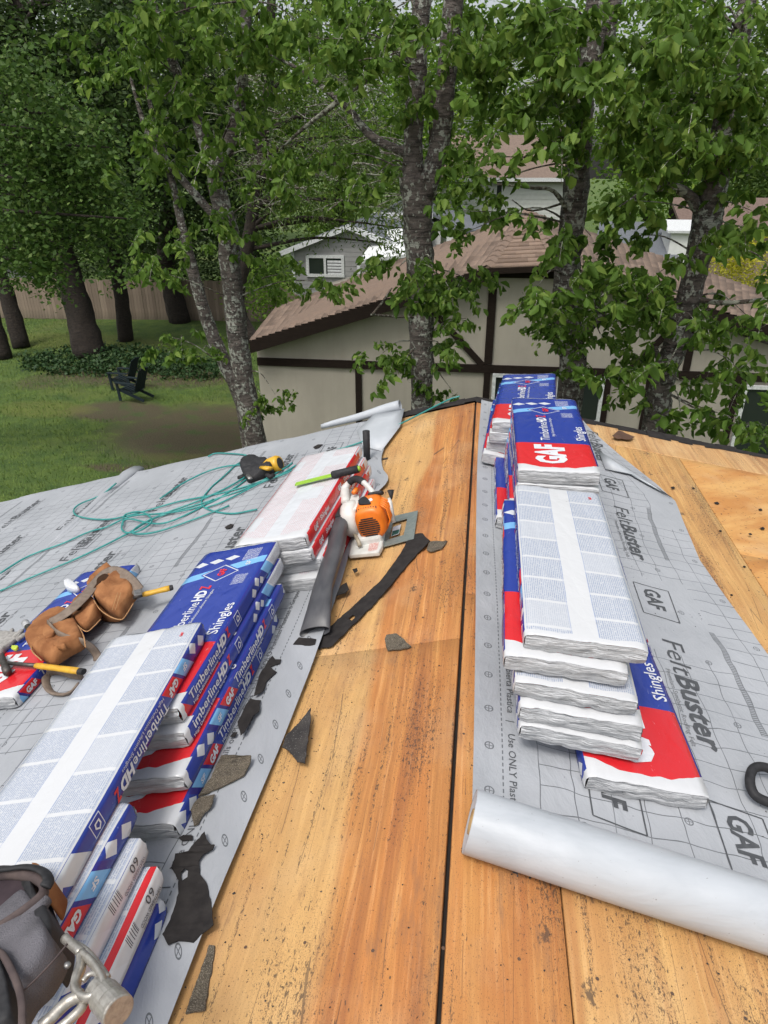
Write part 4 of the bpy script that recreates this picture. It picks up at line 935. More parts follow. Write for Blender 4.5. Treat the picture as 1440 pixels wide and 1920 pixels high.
# galvanised frame plate with label
GAL = plain('galvanised_metal', (.30, .34, .32), (.24, .28, .27), .4, metal=.5, scale=50)
gp = thing('metal_plate', 'grey galvanised frame plate with a small label beside the leaf blower', 'metal plate', Matrix.Translation(Vector(hp(750, 990, 0))))
ou = [hp(*p, .012) for p in ((784, 958), (776, 1011), (717, 1027), (728, 971))]; inn = [hp(*p, .012) for p in ((764, 973), (757, 1004), (729, 1012), (737, 981))]
m = MB(); up = NL*.003; V8 = ou+inn; m.add(V8+[p+up for p in V8], [(i, (i+1) % 4, 4+(i+1) % 4, 4+i) for i in range(4)]+[(8+i, 12+i, 12+(i+1) % 4, 8+(i+1) % 4) for i in range(4)]+[(i, 8+i, 8+(i+1) % 4, (i+1) % 4) for i in range(4)]+[(4+i, 4+(i+1) % 4, 12+(i+1) % 4, 12+i) for i in range(4)])
o = m.build('plate', GAL, gp); bmesh_fix(o.data)
m = MB(); m.add([hp(*p, .016) for p in ((733, 1006), (737, 988), (752, 983), (748, 1001))], [(0, 1, 2, 3)]); m.build('label', T_WHITE, gp)
m = MB(); m.add([hp(*p, .0168) for p in ((734, 1005), (736, 996), (749.5, 992), (747.5, 1000))], [(0, 1, 2, 3)]); m.build('label_band', plain('dark_green_print', (.02, .10, .08), None, .5), gp)

# torn felt scraps and shingle chips
GRAN = Mat('shingle_granules', .95, spec=.15); x, y, z = GRAN.coords(); v = GRAN.comb(x, y, z); g1 = GRAN.voro(v, 420, out='Distance'); g2 = GRAN.noise(v, 500, 2); g3 = GRAN.noise(v, 40, 4)
c_ = GRAN.mix(g2.ramp(.35, .65), (.09, .075, .055), (.20, .17, .13)); c_ = GRAN.mix(g3.ramp(.5, .7)*.6, c_, (.045, .04, .036)); c_ = GRAN.mix(g2.gt(.63), c_, (.36, .32, .26)); GRANM = GRAN.out(c_, g1+g3*2, .9, .004)
ASPH = Mat('asphalt_back', .9, spec=.15); x, y, z = ASPH.coords(); v = ASPH.comb(x, y, z); s1 = ASPH.noise(v, 260, 2); s2 = ASPH.noise(v, 14, 4)
ASPHM = ASPH.out(ASPH.mix(s1.gt(.66)*.6, ASPH.mix(s2.ramp(.4, .6), (.032, .030, .030), (.055, .050, .047)), (.26, .25, .24)), s1+s2, .5, .003)
def scrap(label, poly, mat, side='L', e=.026, th=.0025, curl_=.006, hole=None, cat='felt scrap', name='felt_scrap', seed=0):
    rr_ = random.Random(seed+len(poly)); nn = NL if side == 'L' else NR; bump_ = sines(seed+5, 22, 6)
    loops = [[Vector((u, v, 0)) for u, v in poly]] + ([[Vector((u, v, 0)) for u, v in hole]] if hole else [])
    # subdivide and roughen the outline
    L2 = []
    for lp in loops:
        q = []
        for i, a in enumerate(lp):
            b = lp[(i+1) % len(lp)]; k = max(1, int((b-a).length/7))
            for j in range(k): q.append(a+(b-a)*(j/k) + (Vector((rr_.uniform(-1, 1), rr_.uniform(-1, 1), 0))*(1.1 if j else 0)))
        L2.append(q)
    tri = tessellate_polygon(L2); flatp = [p for q in L2 for p in q]; n = len(flatp)
    top = []
    for p in flatp:
        b = hp(p[0], p[1], e, side); top.append(hp(p[0], p[1], e + max(0, float(bump_(b[0], b[1])))*curl_ + th, side))
    bot = [t - nn*th for t in top]; m = MB(); fs = [tuple(t) for t in tri] + [tuple(n+i for i in t[::-1]) for t in tri]; o_ = 0
    for q in L2:
        k = len(q); fs += [(o_+i, o_+(i+1) % k, n+o_+(i+1) % k, n+o_+i) for i in range(k)]; o_ += k
    m.add(top+bot, fs); o = m.build(name, mat); bmesh_fix(o.data); return tag(o, label, cat)
q7 = zz(2.88, 400, 760); q3 = zz(3.6, 280, 1000); q4 = zz(3.273, 200, 1400)
scrap('long black felt strip with a small tear hole, curving over the bare plywood', q7([(550, 1300), (555, 1270), (605, 1215), (700, 1130), (800, 1040), (900, 950), (960, 870), (1010, 800), (1040, 740), (1085, 697), (1130, 690), (1145, 710), (1170, 730), (1100, 800), (1040, 870), (960, 970), (880, 1060), (800, 1140), (720, 1220), (640, 1300), (570, 1312)]), BLACKFELT, e=.008, hole=q7([(728, 1150), (755, 1130), (768, 1142), (748, 1162)]), seed=1)
scrap('small black scrap under the tip of the blower nozzle', q7([(430, 1290), (462, 1252), (555, 1262), (548, 1290), (495, 1297)]), BLACKFELT, seed=2)
scrap('ragged black scrap beside the blower nozzle on the plywood edge', q7([(662, 1030), (690, 972), (720, 955), (732, 992), (712, 1012)]), BLACKFELT, seed=3)
scrap('tiny black scrap above the ragged one by the nozzle', q7([(750, 885), (775, 878), (780, 892), (762, 905)]), BLACKFELT, seed=33)
scrap('granulated grey brown shingle chip lying alone on the orange plywood', q7([(925, 1262), (935, 1238), (988, 1230), (1030, 1262), (1068, 1300), (1000, 1316), (940, 1322)]), GRANM, e=.005, th=.005, cat='shingle chip', name='shingle_chip', seed=4)
scrap('small shingle chip at the upper end of the long black strip', q7([(1152, 780), (1166, 735), (1262, 730), (1232, 772), (1172, 788)]), GRANM, e=.005, th=.005, cat='shingle chip', name='shingle_chip', seed=5)
scrap('triangular dark shingle piece straddling the felt edge and the plywood', q3([(895, 1440), (925, 1360), (1000, 1290), (1090, 1176), (1082, 1300), (1050, 1550), (1000, 1540), (940, 1465)]), ASPHM, th=.004, cat='shingle piece', name='shingle_piece', seed=6)
scrap('torn black felt shred along the middle stack, upper one', q3([(705, 1095), (720, 1030), (740, 960), (780, 900), (800, 860), (830, 825), (850, 850), (890, 850), (880, 880), (820, 900), (860, 935), (820, 970), (790, 1000), (770, 1060)]), BLACKFELT, curl_=.014, seed=7)
scrap('torn black felt shred along the middle stack, lower one', q3([(595, 1270), (640, 1180), (680, 1115), (750, 1125), (740, 1200), (700, 1230), (670, 1290), (640, 1340), (615, 1362)]), BLACKFELT, curl_=.014, seed=8)
scrap('crumbling granulated shingle flap under the white end of a bundle', q4([(560, 300), (640, 190), (690, 80), (705, 50), (885, 52), (880, 95), (840, 175), (760, 215), (700, 245), (620, 280)]), GRANM, curl_=.02, th=.005, cat='shingle piece', name='shingle_piece', seed=9)
scrap('dark curled shingle fragment between the two left stacks', q4([(515, 390), (540, 340), (570, 310), (662, 290), (640, 360), (600, 400), (560, 470), (535, 482)]), GRANM, curl_=.02, th=.005, cat='shingle piece', name='shingle_piece', seed=10)
scrap('large black felt scrap with a hole, covering the printed word ONLY', q4([(340, 1150), (390, 1060), (440, 900), (440, 820), (395, 740), (415, 690), (420, 655), (500, 640), (520, 610), (600, 520), (615, 570), (640, 600), (662, 600), (650, 630), (590, 660), (565, 700), (570, 780), (610, 830), (640, 960), (655, 1090), (570, 1160), (530, 1200), (440, 1190), (375, 1215)]), BLACKFELT, curl_=.012, hole=q4([(455, 770), (480, 745), (500, 760), (495, 800), (462, 822)]), seed=11)
scrap('small oval black scrap above the large one', q4([(440, 560), (470, 540), (528, 545), (525, 572), (465, 577)]), BLACKFELT, seed=12)
scrap('grainy shingle sliver under the felt edge at the bottom', q4([(482, 1635), (560, 1420), (628, 1215), (662, 1220), (655, 1300), (600, 1612)]), GRANM, e=.0, th=.006, cat='shingle piece', name='shingle_piece', seed=13)
scrap('small dark scrap next to the last emblem of the middle stack', q3([(545, 1370), (570, 1340), (592, 1345), (580, 1370)]), BLACKFELT, seed=14)
scrap('black leaf shaped scrap on the felt above the blue stack', [(421, 988), (432, 982), (438, 983), (434, 989), (424, 991)], BLACKFELT, seed=15)
scrap('pinched black scrap near the curled felt end', [(587, 838), (596, 833), (605, 833), (598, 839), (590, 841)], BLACKFELT, seed=16)
q5 = zz(2.483, 860, 400)
scrap('long thin black strip on the weathered sheathing at right', q5([(845, 488), (900, 505), (1010, 545), (1100, 560), (1172, 598), (1140, 602), (1050, 580), (960, 535), (880, 512)]), BLACKFELT, 'R', e=.004, seed=17)
scrap('brown curled flake at the gable edge at right', q5([(715, 1035), (745, 1010), (820, 1040), (800, 1052), (740, 1050)]), plain('brown_flake', (.10, .05, .03), None, .8), 'R', e=.02, seed=18, curl_=.03)
for i, (u, v) in enumerate(((1262, 914), (1300, 915), (1344, 943), (1351, 995), (1407, 1001), (1430, 990), (1396, 1062), (1426, 955), (1425, 955), (1372, 1115))):
    if i == 8: continue
    a = 2.5+2.5*random.random(); sc_ = [(u-a, v-1), (u+1, v-a*.5), (u+a, v+1), (u+a*.4, v+a*.5), (u-a*.5, v+a*.3)]
    scrap(('squarish black chip', 'thin black chip', 'oblong black chip', 'tilted black chip', 'narrow black chip', 'flat black chip', 'lone black chip', 'tiny black chip', '', 'nearest black chip')[i] + ' on the weathered sheathing at right', sc_, BLACKFELT, 'R', e=.004, seed=50+i)
# loose granules and crumbs everywhere: uncountable
pts = []; rg = np.random.default_rng(5)
for i in range(2600):
    x_ = rg.uniform(-.53, 1.6) if i % 3 else rg.uniform(-1.6, 2.4); y_ = rg.uniform(.5, 4.6)
    if i % 5 == 0: x_ = rg.normal(.3, .14)*.0 + rg.normal(-.50, .06)
    onfelt = (x_ < -.535) or (.05 < x_ < 1.0 and y_ > 1.1); pts.append((x_, y_, .017 if x_ < -.535 else (.0085 if onfelt else .0025)))
m = MB()
for x_, y_, e_ in pts:
    s_ = rg.uniform(.0008, .0026) if rg.random() > .03 else rg.uniform(.0025, .0045); a = rg.uniform(0, 6.28); c = np.array(LP(x_, y_, e_)); dx, dy = np.array([math.cos(a), math.sin(a), 0])*s_, np.array([-math.sin(a), math.cos(a), 0])*s_*rg.uniform(.4, 1)
    m.add([c-dx*rg.uniform(.3, 1)-dy, c+dx-dy*rg.uniform(.2, 1), c+dx*rg.uniform(.3, 1)+dy, c-dx+dy*rg.uniform(.3, 1), c+np.array([0, 0, s_*.8])], [(0, 1, 4), (1, 2, 4), (2, 3, 4), (3, 0, 4)])
m.build('shingle_grit', ASPHM, kind='stuff')
# plastic cap nails pressed into the felt
CAPM = plain('cap_nail_plastic', (.10, .22, .10), None, .5)

# near tool belt with metal hammer holder
q_ = zz(5.54, 0, 1600)
nb = thing('tool_pouch', 'padded grey and black tool pouch at the bottom left corner', 'tool pouch', Matrix.Translation(Vector(hp(60, 1780, .35))))
FAB = Mat('grey_violet_canvas', .85); x, y, z = FAB.coords(); wv = FAB.noise(FAB.comb(x*420, y*420, z*420), 1, 2); lv = FAB.noise(FAB.comb(x*8, y*8, z*8), 1, 4)
FABM = FAB.out(FAB.mix(lv.ramp(.4, .65), (.125, .12, .135), (.07, .067, .075)), wv*.6+lv*1.5, .8, .006); PAD = plain('brown_violet_padding', (.050, .036, .042), (.034, .025, .030), .9, scale=25, spec=.2); PADR = plain('padding_rim', (.105, .08, .075), (.065, .05, .05), .85, scale=25, spec=.2)
En = .365
pillow('belt_padding', q_([(-90, 250), (100, 225), (300, 245), (430, 300), (470, 400), (420, 480), (200, 640), (-90, 830)]), En, .035, PAD, nb, seed=61, lump=.03)
ribbon('padding_rim', [hp(*p, .41) for p in q_([(-90, 830), (0, 770), (200, 640), (380, 500), (455, 410), (440, 310), (340, 250), (150, 215), (-90, 225)])], .018, .026, PADR, nb)
ribbon('padding_band', [hp(*p, .40) for p in q_([(-90, 920), (0, 860), (200, 730), (400, 570), (475, 470)])], .026, .03, FABM, nb)
ribbon('belt_webbing', [hp(*p, .43) for p in q_([(-90, 175), (80, 160), (250, 140), (380, 155), (470, 205), (505, 280), (470, 350)])], .022, .010, BLK, nb, up=(0, .6, .7))
pillow('pouch_front', q_([(-90, 1050), (60, 960), (250, 790), (400, 640), (470, 660), (560, 800), (640, 960), (700, 1110), (690, 1250), (560, 1480), (400, 1640), (230, 1900), (-90, 1900)]), En-.03, .08, FABM, nb, seed=62, lump=.05)
ribbon('seam_piping', [hp(*p, .423) for p in q_([(200, 1470), (380, 1300), (560, 1110), (700, 940)])], .003, .004, PADR, nb)
pillow('side_panel', q_([(440, 480), (520, 420), (560, 600), (640, 780), (740, 930), (780, 1090), (740, 1300), (690, 1400), (640, 1280), (690, 1120), (620, 930), (520, 760), (430, 600)]), En-.06, .10, BLK, nb, seed=63, lump=.05)
pillow('leather_loop', q_([(500, 345), (570, 350), (640, 450), (700, 480), (690, 580), (650, 700), (600, 640), (540, 480)]), En-.06, .075, LEA, nb, seed=64)
pillow('front_pocket', q_([(-90, 1000), (20, 1050), (110, 1200), (190, 1400), (230, 1600), (240, 1900), (-90, 1900)]), En+.02, .05, BLK, nb, seed=65)
ribbon('pocket_binding', [hp(*p, .435) for p in q_([(-60, 1000), (30, 1060), (120, 1220), (190, 1390), (225, 1560), (230, 1800)])], .012, .008, PADR, nb)
for a in ((700, 1160),):
    c = Vector(hp(*q_([a])[0], .415)); MB().lathe([(.0, -.002), (.006, -.002), (.005, .003), (.001, .004)], Matrix.Translation(c), n=12).build('rivet', STEEL, nb, smooth=True)
CAST = Mat('cast_metal', .45, .6); x, y, z = CAST.coords(); v = CAST.comb(x, y, z); n1 = CAST.noise(v, 90, 5); CASTM = CAST.out(CAST.mix(n1.ramp(.4, .7), (.42, .40, .36), (.28, .26, .23)), n1, .25, .003, rough=n1*.3+.25)
hl = thing('hammer_holder', 'cast metal hammer holder frame clipped to the grey tool pouch', 'hammer holder', Matrix.Translation(Vector(hp(170, 1830, .36))))
MB().tube(catmull([hp(*p, .385) for p in q_([(850, 1045), (960, 1140), (1055, 1280), (1075, 1370), (1020, 1460), (920, 1505), (830, 1470), (785, 1390), (800, 1290), (840, 1170), (845, 1060)])], 4), .0070, n=10, flat=1.7).build('ring', CASTM, hl, smooth=True)
MB().tube(catmull([hp(*p, .385) for p in q_([(670, 880), (740, 940), (850, 1035)])], 4), .0085, n=10).build('arm', CASTM, hl, smooth=True)
MB().tube(catmull([hp(*p, .38) for p in q_([(720, 900), (900, 1010), (1040, 1180), (1120, 1290)])], 4), .0055, n=8).build('arm', CASTM, hl, smooth=True)
MB().tube(catmull([hp(*p, .385) for p in q_([(860, 1470), (740, 1520), (650, 1590), (520, 1720), (420, 1800)])], 4), .010, n=10).build('arm', CASTM, hl, smooth=True)
MB().tube(catmull([hp(*p, .375) for p in q_([(860, 1500), (850, 1600), (720, 1730), (600, 1830)])], 4), .008, n=10).build('arm', CASTM, hl, smooth=True)
MB().tube(catmull([hp(*p, .386) for p in q_([(860, 1330), (920, 1260), (990, 1250), (1020, 1310), (980, 1400), (900, 1430)])], 4), .0045, n=8).build('inner_loop', CASTM, hl, smooth=True)
a, b = hp(*q_([(1010, 1400)])[0], .375), hp(*q_([(1235, 1650)])[0], .375); d = (b-a)
MB().tube([a, a+d*.28, a+d*.30, a+d*.62, a+d*.66, a+d*.98, b], [.022, .023, .0255, .0255, .0265, .0265, .024], n=26).build('hammer_face', CASTM, hl, smooth=False, bevel=.001)

# ---------------------------------------------------------------- lawn and far ground
GR = Mat('lawn_grass', .95); x, y, z = GR.coords(); n1 = GR.noise(GR.comb(x, y), .32, 4); n2 = GR.noise(GR.comb(x, y, 4), 1.7, 5, .65); n3 = GR.noise(GR.comb(x, y, 9), 26, 3, .7)
c_ = GR.mix(n2.ramp(.35, .68), (.045, .095, .014), (.110, .170, .024)); c_ = GR.mix(n3.ramp(.42, .72)*.55, c_, (.030, .050, .012)); c_ = GR.mix(n1.ramp(.52, .70)*.4, c_, (.16, .15, .045))
dirt = (n1 + (n2-.5)*.30)
def spot(cx, cy, rx, ry): return (((x-cx)/rx)*((x-cx)/rx) + ((y-cy)/ry)*((y-cy)/ry) + (n2-.5)*2.2).ramp(1.25, .55)
dm = spot(-6.8, 17.4, 3.4, 2.6).mx(spot(-10.6, 18.7, 1.7, 1.0)).mx(spot(-8.0, 14.6, 1.6, .30)*.9).mx(spot(-14.6, 21.5, 1.0, 1.2)*.6).mx(spot(-11.6, 22.6, 3.8, 1.6))
c_ = GR.mix((dm*1.6*n2.ramp(.30, .62)*(n3*.6+.6)).m('MINIMUM', .85), c_, GR.mix(n3.ramp(.3, .7), (.10, .07, .045), (.06, .042, .028)))
yl = spot(-13.0, 18.6, 1.6, .8).mx(spot(-17.5, 27, 3.5, 1.5)).mx(spot(-7.0, 15.4, 1.6, .35)*.6); c_ = GR.mix(yl*.5, c_, (.15, .16, .03))
GRM = GR.out(c_, n3+n2, .8, .08)
gm = grid_mesh('lawn', lambda U, V: ((U-.5)*360, -60+V*420, (U*0)+sines(77, .2, 6)(U*360, V*420)*.05*(V > 0)), 60, 70, GRM)
go = link('lawn', gm, kind='structure')
# grass blades where they can be made out
rg = np.random.default_rng(3); nb_ = 70000
X = rg.uniform(-24, -3.5, nb_); Y = 9+22*rg.random(nb_)**1.35
d1 = (((X+6.8)/3.4)**2+((Y-17.4)/2.6)**2 > .8+.4*rg.random(nb_)) & (((X+10.6)/1.7)**2+((Y-18.7)/1)**2 > .8)
X, Y = X[d1], Y[d1]; nb_ = len(X); h = rg.uniform(.035, .11, nb_); a = rg.uniform(0, 6.28, nb_); wd = rg.uniform(.006, .014, nb_); Z = np.zeros(nb_)+.0
lean = rg.normal(size=(nb_, 2))*.03
V0 = np.stack([X-np.cos(a)*wd, Y-np.sin(a)*wd, Z], 1); V1 = np.stack([X+np.cos(a)*wd, Y+np.sin(a)*wd, Z], 1); V2 = np.stack([X+lean[:, 0], Y+lean[:, 1], Z+h], 1)
me = np_mesh('grass', np.stack([V0, V1, V2], 1).reshape(-1, 3), np.arange(nb_*3).reshape(-1, 3), plain('grass_blade', (.06, .125, .018), (.14, .20, .03), .8, scale=3, bs=0)); link('grass', me, kind='stuff')

# ---------------------------------------------------------------- leaves
def m_leaf(name, a, b, c, trans=.35):
    m = Mat(name, .58, spec=.25); nt = m.nt; g = nt.nodes.new('ShaderNodeNewGeometry'); r = S(nt, g.outputs['Random Per Island'])
    col = m.mix(r.ramp(0, .6), a, b); col = m.mix(r.ramp(.78, 1.0), col, c); nt.links.new(col.x, m.b.inputs['Base Color'])
    t = nt.nodes.new('ShaderNodeBsdfTranslucent'); nt.links.new(col.x, t.inputs['Color']); mx = nt.nodes.new('ShaderNodeMixShader'); mx.inputs[0].default_value = trans
    nt.links.new(m.b.outputs[0], mx.inputs[1]); nt.links.new(t.outputs[0], mx.inputs[2]); nt.links.new(mx.outputs[0], nt.nodes['Material Output'].inputs['Surface']); return m.mat
L_CH = m_leaf('cherry_leaf', (.058, .122, .017), (.125, .22, .034), (.23, .33, .065), .5)
L_OAK = m_leaf('glossy_dark_leaf', (.036, .080, .015), (.078, .145, .028), (.15, .22, .055), .35)
L_CON = m_leaf('conifer_needles', (.022, .042, .011), (.042, .078, .018), (.085, .125, .03), .25)
L_BG = m_leaf('background_leaf', (.080, .17, .020), (.16, .28, .035), (.28, .40, .06), .48)
L_BG2 = m_leaf('background_leaf_dark', (.040, .080, .014), (.075, .13, .022), (.15, .20, .035), .38)
L_YEL = m_leaf('yellow_shrub_leaf', (.30, .30, .02), (.42, .40, .03), (.5, .45, .05), .3)
L_LICH = m_leaf('lichen_tuft', (.07, .12, .035), (.12, .17, .06), (.20, .22, .12), .2)
def bark(name, a, b, lich, li=.6):
    m = Mat(name, .9); x, y, z = m.coords(); n1 = m.noise(m.comb(x*9, y*9, z*22), 1, 5, .7); n2 = m.noise(m.comb(x*4, y*4, z*4), 1, 4, .7); n3 = m.noise(m.comb(x*22, y*22, z*18), 1, 4, .6)
    c = m.mix(n1.ramp(.35, .65), a, b); l = (n2+(n3-.5)*1.2).ramp(li, li+.05); c = m.mix(l*.85, c, lich); bnd = m.noise(m.comb(x*3, y*3, z*55), 1, 3, .6).ramp(.55, .68); c = m.mix(bnd*.45, c, tuple(q*.55 for q in b)); return m.out(c, n1-bnd*.5+l*.4, 1.0, .035)
B_CH = bark('cherry_bark', (.16, .135, .12), (.045, .036, .032), (.38, .39, .34), .545); B_DK = bark('dark_bark', (.035, .025, .018), (.014, .010, .008), (.06, .06, .04), .75); B_TW = bark('lichen_twig', (.12, .10, .08), (.06, .045, .035), (.32, .33, .27), .5)
def leaves(P, size, rg, droop=.6, full=True, wr=.5):
    n = len(P); d = rg.normal(size=(n, 3)); d[:, 2] = d[:, 2]*.5 - droop; d /= np.linalg.norm(d, axis=1)[:, None]
    nr = rg.normal(size=(n, 3)); nr[:, 2] += .6; nr -= d*(nr*d).sum(1)[:, None]; nr /= np.linalg.norm(nr, axis=1)[:, None]; s = np.cross(d, nr)
    L = size*rg.uniform(.65, 1.2, n)[:, None]; W = L*wr
    if full:
        sh = [(0, 0, 0), (.33, -.5, .14), (.72, -.36, .10), (1.02, 0, -.08), (.72, .36, .10), (.33, .5, .14)]; F = [(0, 1, 2, 3), (0, 3, 4, 5)]
    else:
        sh = [(0, 0, 0), (.45, -.5, .06), (1, 0, 0), (.45, .5, .06)]; F = [(0, 1, 2, 3)]
    V = np.stack([P + d*L*t + s*W*w_ + nr*L*h for t, w_, h in sh], 1).reshape(-1, 3); k = len(sh)
    return V, (np.arange(n)[:, None, None]*k + np.array(F)[None]).reshape(-1, 4)
def leaf_obj(name, P, size, mat, parent, seed, droop=.6, full=False, kind='stuff', wr=.5):
    V, F = leaves(np.asarray(P), size, np.random.default_rng(seed), droop, full, wr); return link(name, np_mesh(name, V, F, mat), parent, kind=kind)
def clumps(C, k, sig, rg):      # k points round each centre
    return (C[:, None, :] + rg.normal(size=(len(C), k, 3))*sig).reshape(-1, 3)
def px_blob(u, v, ru, rv, n, y, dy, rg):
    out = []
    for _ in range(n):
        a = rg.uniform(0, 6.28); q = math.sqrt(rg.random()); out.append(at(u+ru*q*math.cos(a), v+rv*q*math.sin(a), y+rg.uniform(-dy, dy)))
    return np.array(out)
# sprays of cherry leaves hanging from a twig (one mesh per variant, shared)
SPR = []
for k in range(9):
    rg = np.random.default_rng(100+k); Lw = rg.uniform(.24, .40); n = int(rg.integers(17, 26)); t = rg.uniform(.12, 1, n)
    ax = np.stack([t*Lw, rg.normal(size=n)*.012, -.35*Lw*t**2 + .02], 1); P = ax + rg.normal(size=(n, 3))*.018; P[:, 1] += rg.choice([-1, 1], n)*.026
    V, F = leaves(P, .112, rg, 1.15, True, .54); nV = len(V); nL = len(F); W = .0022
    tw = np.array([[q*Lw, 0, -.35*Lw*q**2+.02] for q in np.linspace(0, 1, 7)]); TV = np.concatenate([tw+[0, W, 0], tw-[0, W, 0]]); TF = [(nV+i, nV+i+1, nV+8+i, nV+7+i) for i in range(6)]
    base_ = nV+len(TV); PV = []; PF = []
    for i in range(n):      # leaf stalks
        a, b = ax[i]-[0, 0, .0], P[i]; o_ = base_+len(PV); PV += [a+[W*.6, 0, 0], a-[W*.6, 0, 0], b-[W*.3, 0, 0], b+[W*.3, 0, 0]]; PF.append((o_, o_+1, o_+2, o_+3))
    me = np_mesh('leaf_spray', np.concatenate([V, TV, np.array(PV)]), np.concatenate([F, np.array(TF), np.array(PF)]), [L_CH, B_TW]); me.polygons.foreach_set('material_index', [0]*nL+[1]*(len(TF)+len(PF))); SPR.append(me)
def tree(label, cat_name, base, trunkpaths, barkm, group=None, cat='tree', n=12, wob=.06):
    t = thing(cat_name, label, cat, Matrix.Translation(Vector(base)), group)
    for i, (P, R_) in enumerate(trunkpaths):
        Pk = catmull(P, 5); Rk = np.interp(np.linspace(0, 1, len(Pk)), np.linspace(0, 1, len(R_)), R_)
        MB().tube(Pk, list(Rk), n=n, wob=wob, seed=i).build('trunk' if i == 0 or R_[0] > .05 else 'branch', barkm if R_[0] > .03 else B_TW, t, smooth=True)
    return t
def grow(t, blobs, y, trunk_pts, seed, dens=1.0, branches=True):
    rg = np.random.default_rng(seed); off = t.matrix_basis.inverted(); cnt = 0
    for (u, v, ru, rv, n) in blobs:
        n = max(2, int(n*dens)); C = px_blob(u, v, ru, rv, n, y, .75, rg)
        for p in C:
            o = bpy.data.objects.new('leaf_spray', SPR[int(rg.integers(0, len(SPR)))]); COL.objects.link(o); o.parent = t
            s_ = rg.uniform(.8, 1.35); o.matrix_basis = off @ Matrix.Translation(Vector(p)) @ Matrix.Rotation(rg.uniform(0, 6.28), 4, 'Z') @ Matrix.Rotation(rg.uniform(-.4, .5), 4, 'Y') @ Matrix.Diagonal((s_, s_, s_, 1))
        if branches:
            c = C.mean(0); tp_ = min(trunk_pts, key=lambda q: np.linalg.norm(np.array(q)-c) + (2.0 if q[2] > c[2]+.4 else 0)); tp_ = np.array(tp_)
            for p in [c] + list(C[:n//11]):
                m1 = tp_*.5+p*.5 + np.array([0, 0, .10]) + rg.normal(size=3)*.05
                MB().tube(catmull([tp_, m1, p + np.array([0, 0, .03])], 5), list(np.linspace(.012, .003, 11)), n=6, wob=.12, seed=int(rg.integers(1e6))).build('branch', B_TW, t, smooth=True)
CG = 'lichened cherry trees between the two houses'
# tree 1: left, forked, two stems
def gp_(u, v, y): return at(u, v, y)
b1 = np.array([-2.75, 9.0, 0]); s1 = [b1, gp_(480, 830, 9.0), gp_(455, 700, 9.0), gp_(437, 560, 9.0), gp_(425, 430, 9.0), gp_(404, 345, 9.03), gp_(402, 300, 9.03)]
T1 = tree('lichened forked cherry tree left of the brown timbered house', 'cherry_tree', b1, [
    (s1, [.18, .155, .14, .135, .135, .10, .04]), ([gp_(470, 800, 9.2)*[1, 1, 0]+[0, 0, .0], gp_(462, 800, 9.2), gp_(425, 690, 9.25), gp_(395, 620, 9.3), gp_(370, 540, 9.3), gp_(345, 440, 9.3), gp_(320, 330, 9.4), gp_(280, 190, 9.5), gp_(250, 60, 9.6)], [.13, .10, .10, .09, .085, .06, .04, .025, .012]),
    ([gp_(400, 330, 9.0), gp_(440, 240, 9.0), gp_(455, 120, 9.0), gp_(465, -40, 9.1), gp_(470, -160, 9.2)], [.08, .08, .07, .06, .04]), ([gp_(405, 340, 9.05), gp_(365, 210, 9.2), gp_(330, 130, 9.3), gp_(290, 20, 9.4), gp_(270, -100, 9.4)], [.08, .065, .055, .04, .02]),
    ([gp_(415, 420, 9), gp_(310, 300, 9.3), gp_(275, 245, 9.4), gp_(240, 130, 9.4)], [.05, .045, .035, .015])], B_CH, CG)
TP1 = s1[2:] + [gp_(455, 120, 9.0), gp_(340, 150, 9.3), gp_(465, 0, 9.0), gp_(290, 30, 9.3), gp_(425, 690, 9.2)]
grow(T1, [(270, 60, 90, 70, 17), (430, 60, 80, 80, 16), (210, 110, 70, 60, 8), (350, 130, 80, 60, 13), (370, 30, 90, 50, 14), (450, 190, 50, 50, 7), (400, 420, 80, 35, 9), (330, 460, 70, 40, 9), (300, 520, 40, 20, 4), (480, 490, 60, 30, 6), (560, 520, 60, 30, 7), (610, 540, 30, 15, 3),
          (340, 640, 60, 22, 7), (390, 660, 25, 20, 3), (500, 770, 28, 24, 4), (520, 745, 22, 10, 2), (430, 340, 60, 40, 6), (390, 240, 70, 60, 10), (330, 320, 50, 50, 7), (440, 120, 50, 60, 8), (240, 260, 40, 60, 5), (500, 280, 60, 50, 6), (540, 350, 50, 30, 4), (280, 190, 60, 60, 8), (490, 120, 40, 60, 7), (560, 40, 60, 50, 8)], 8.9, TP1, 201)
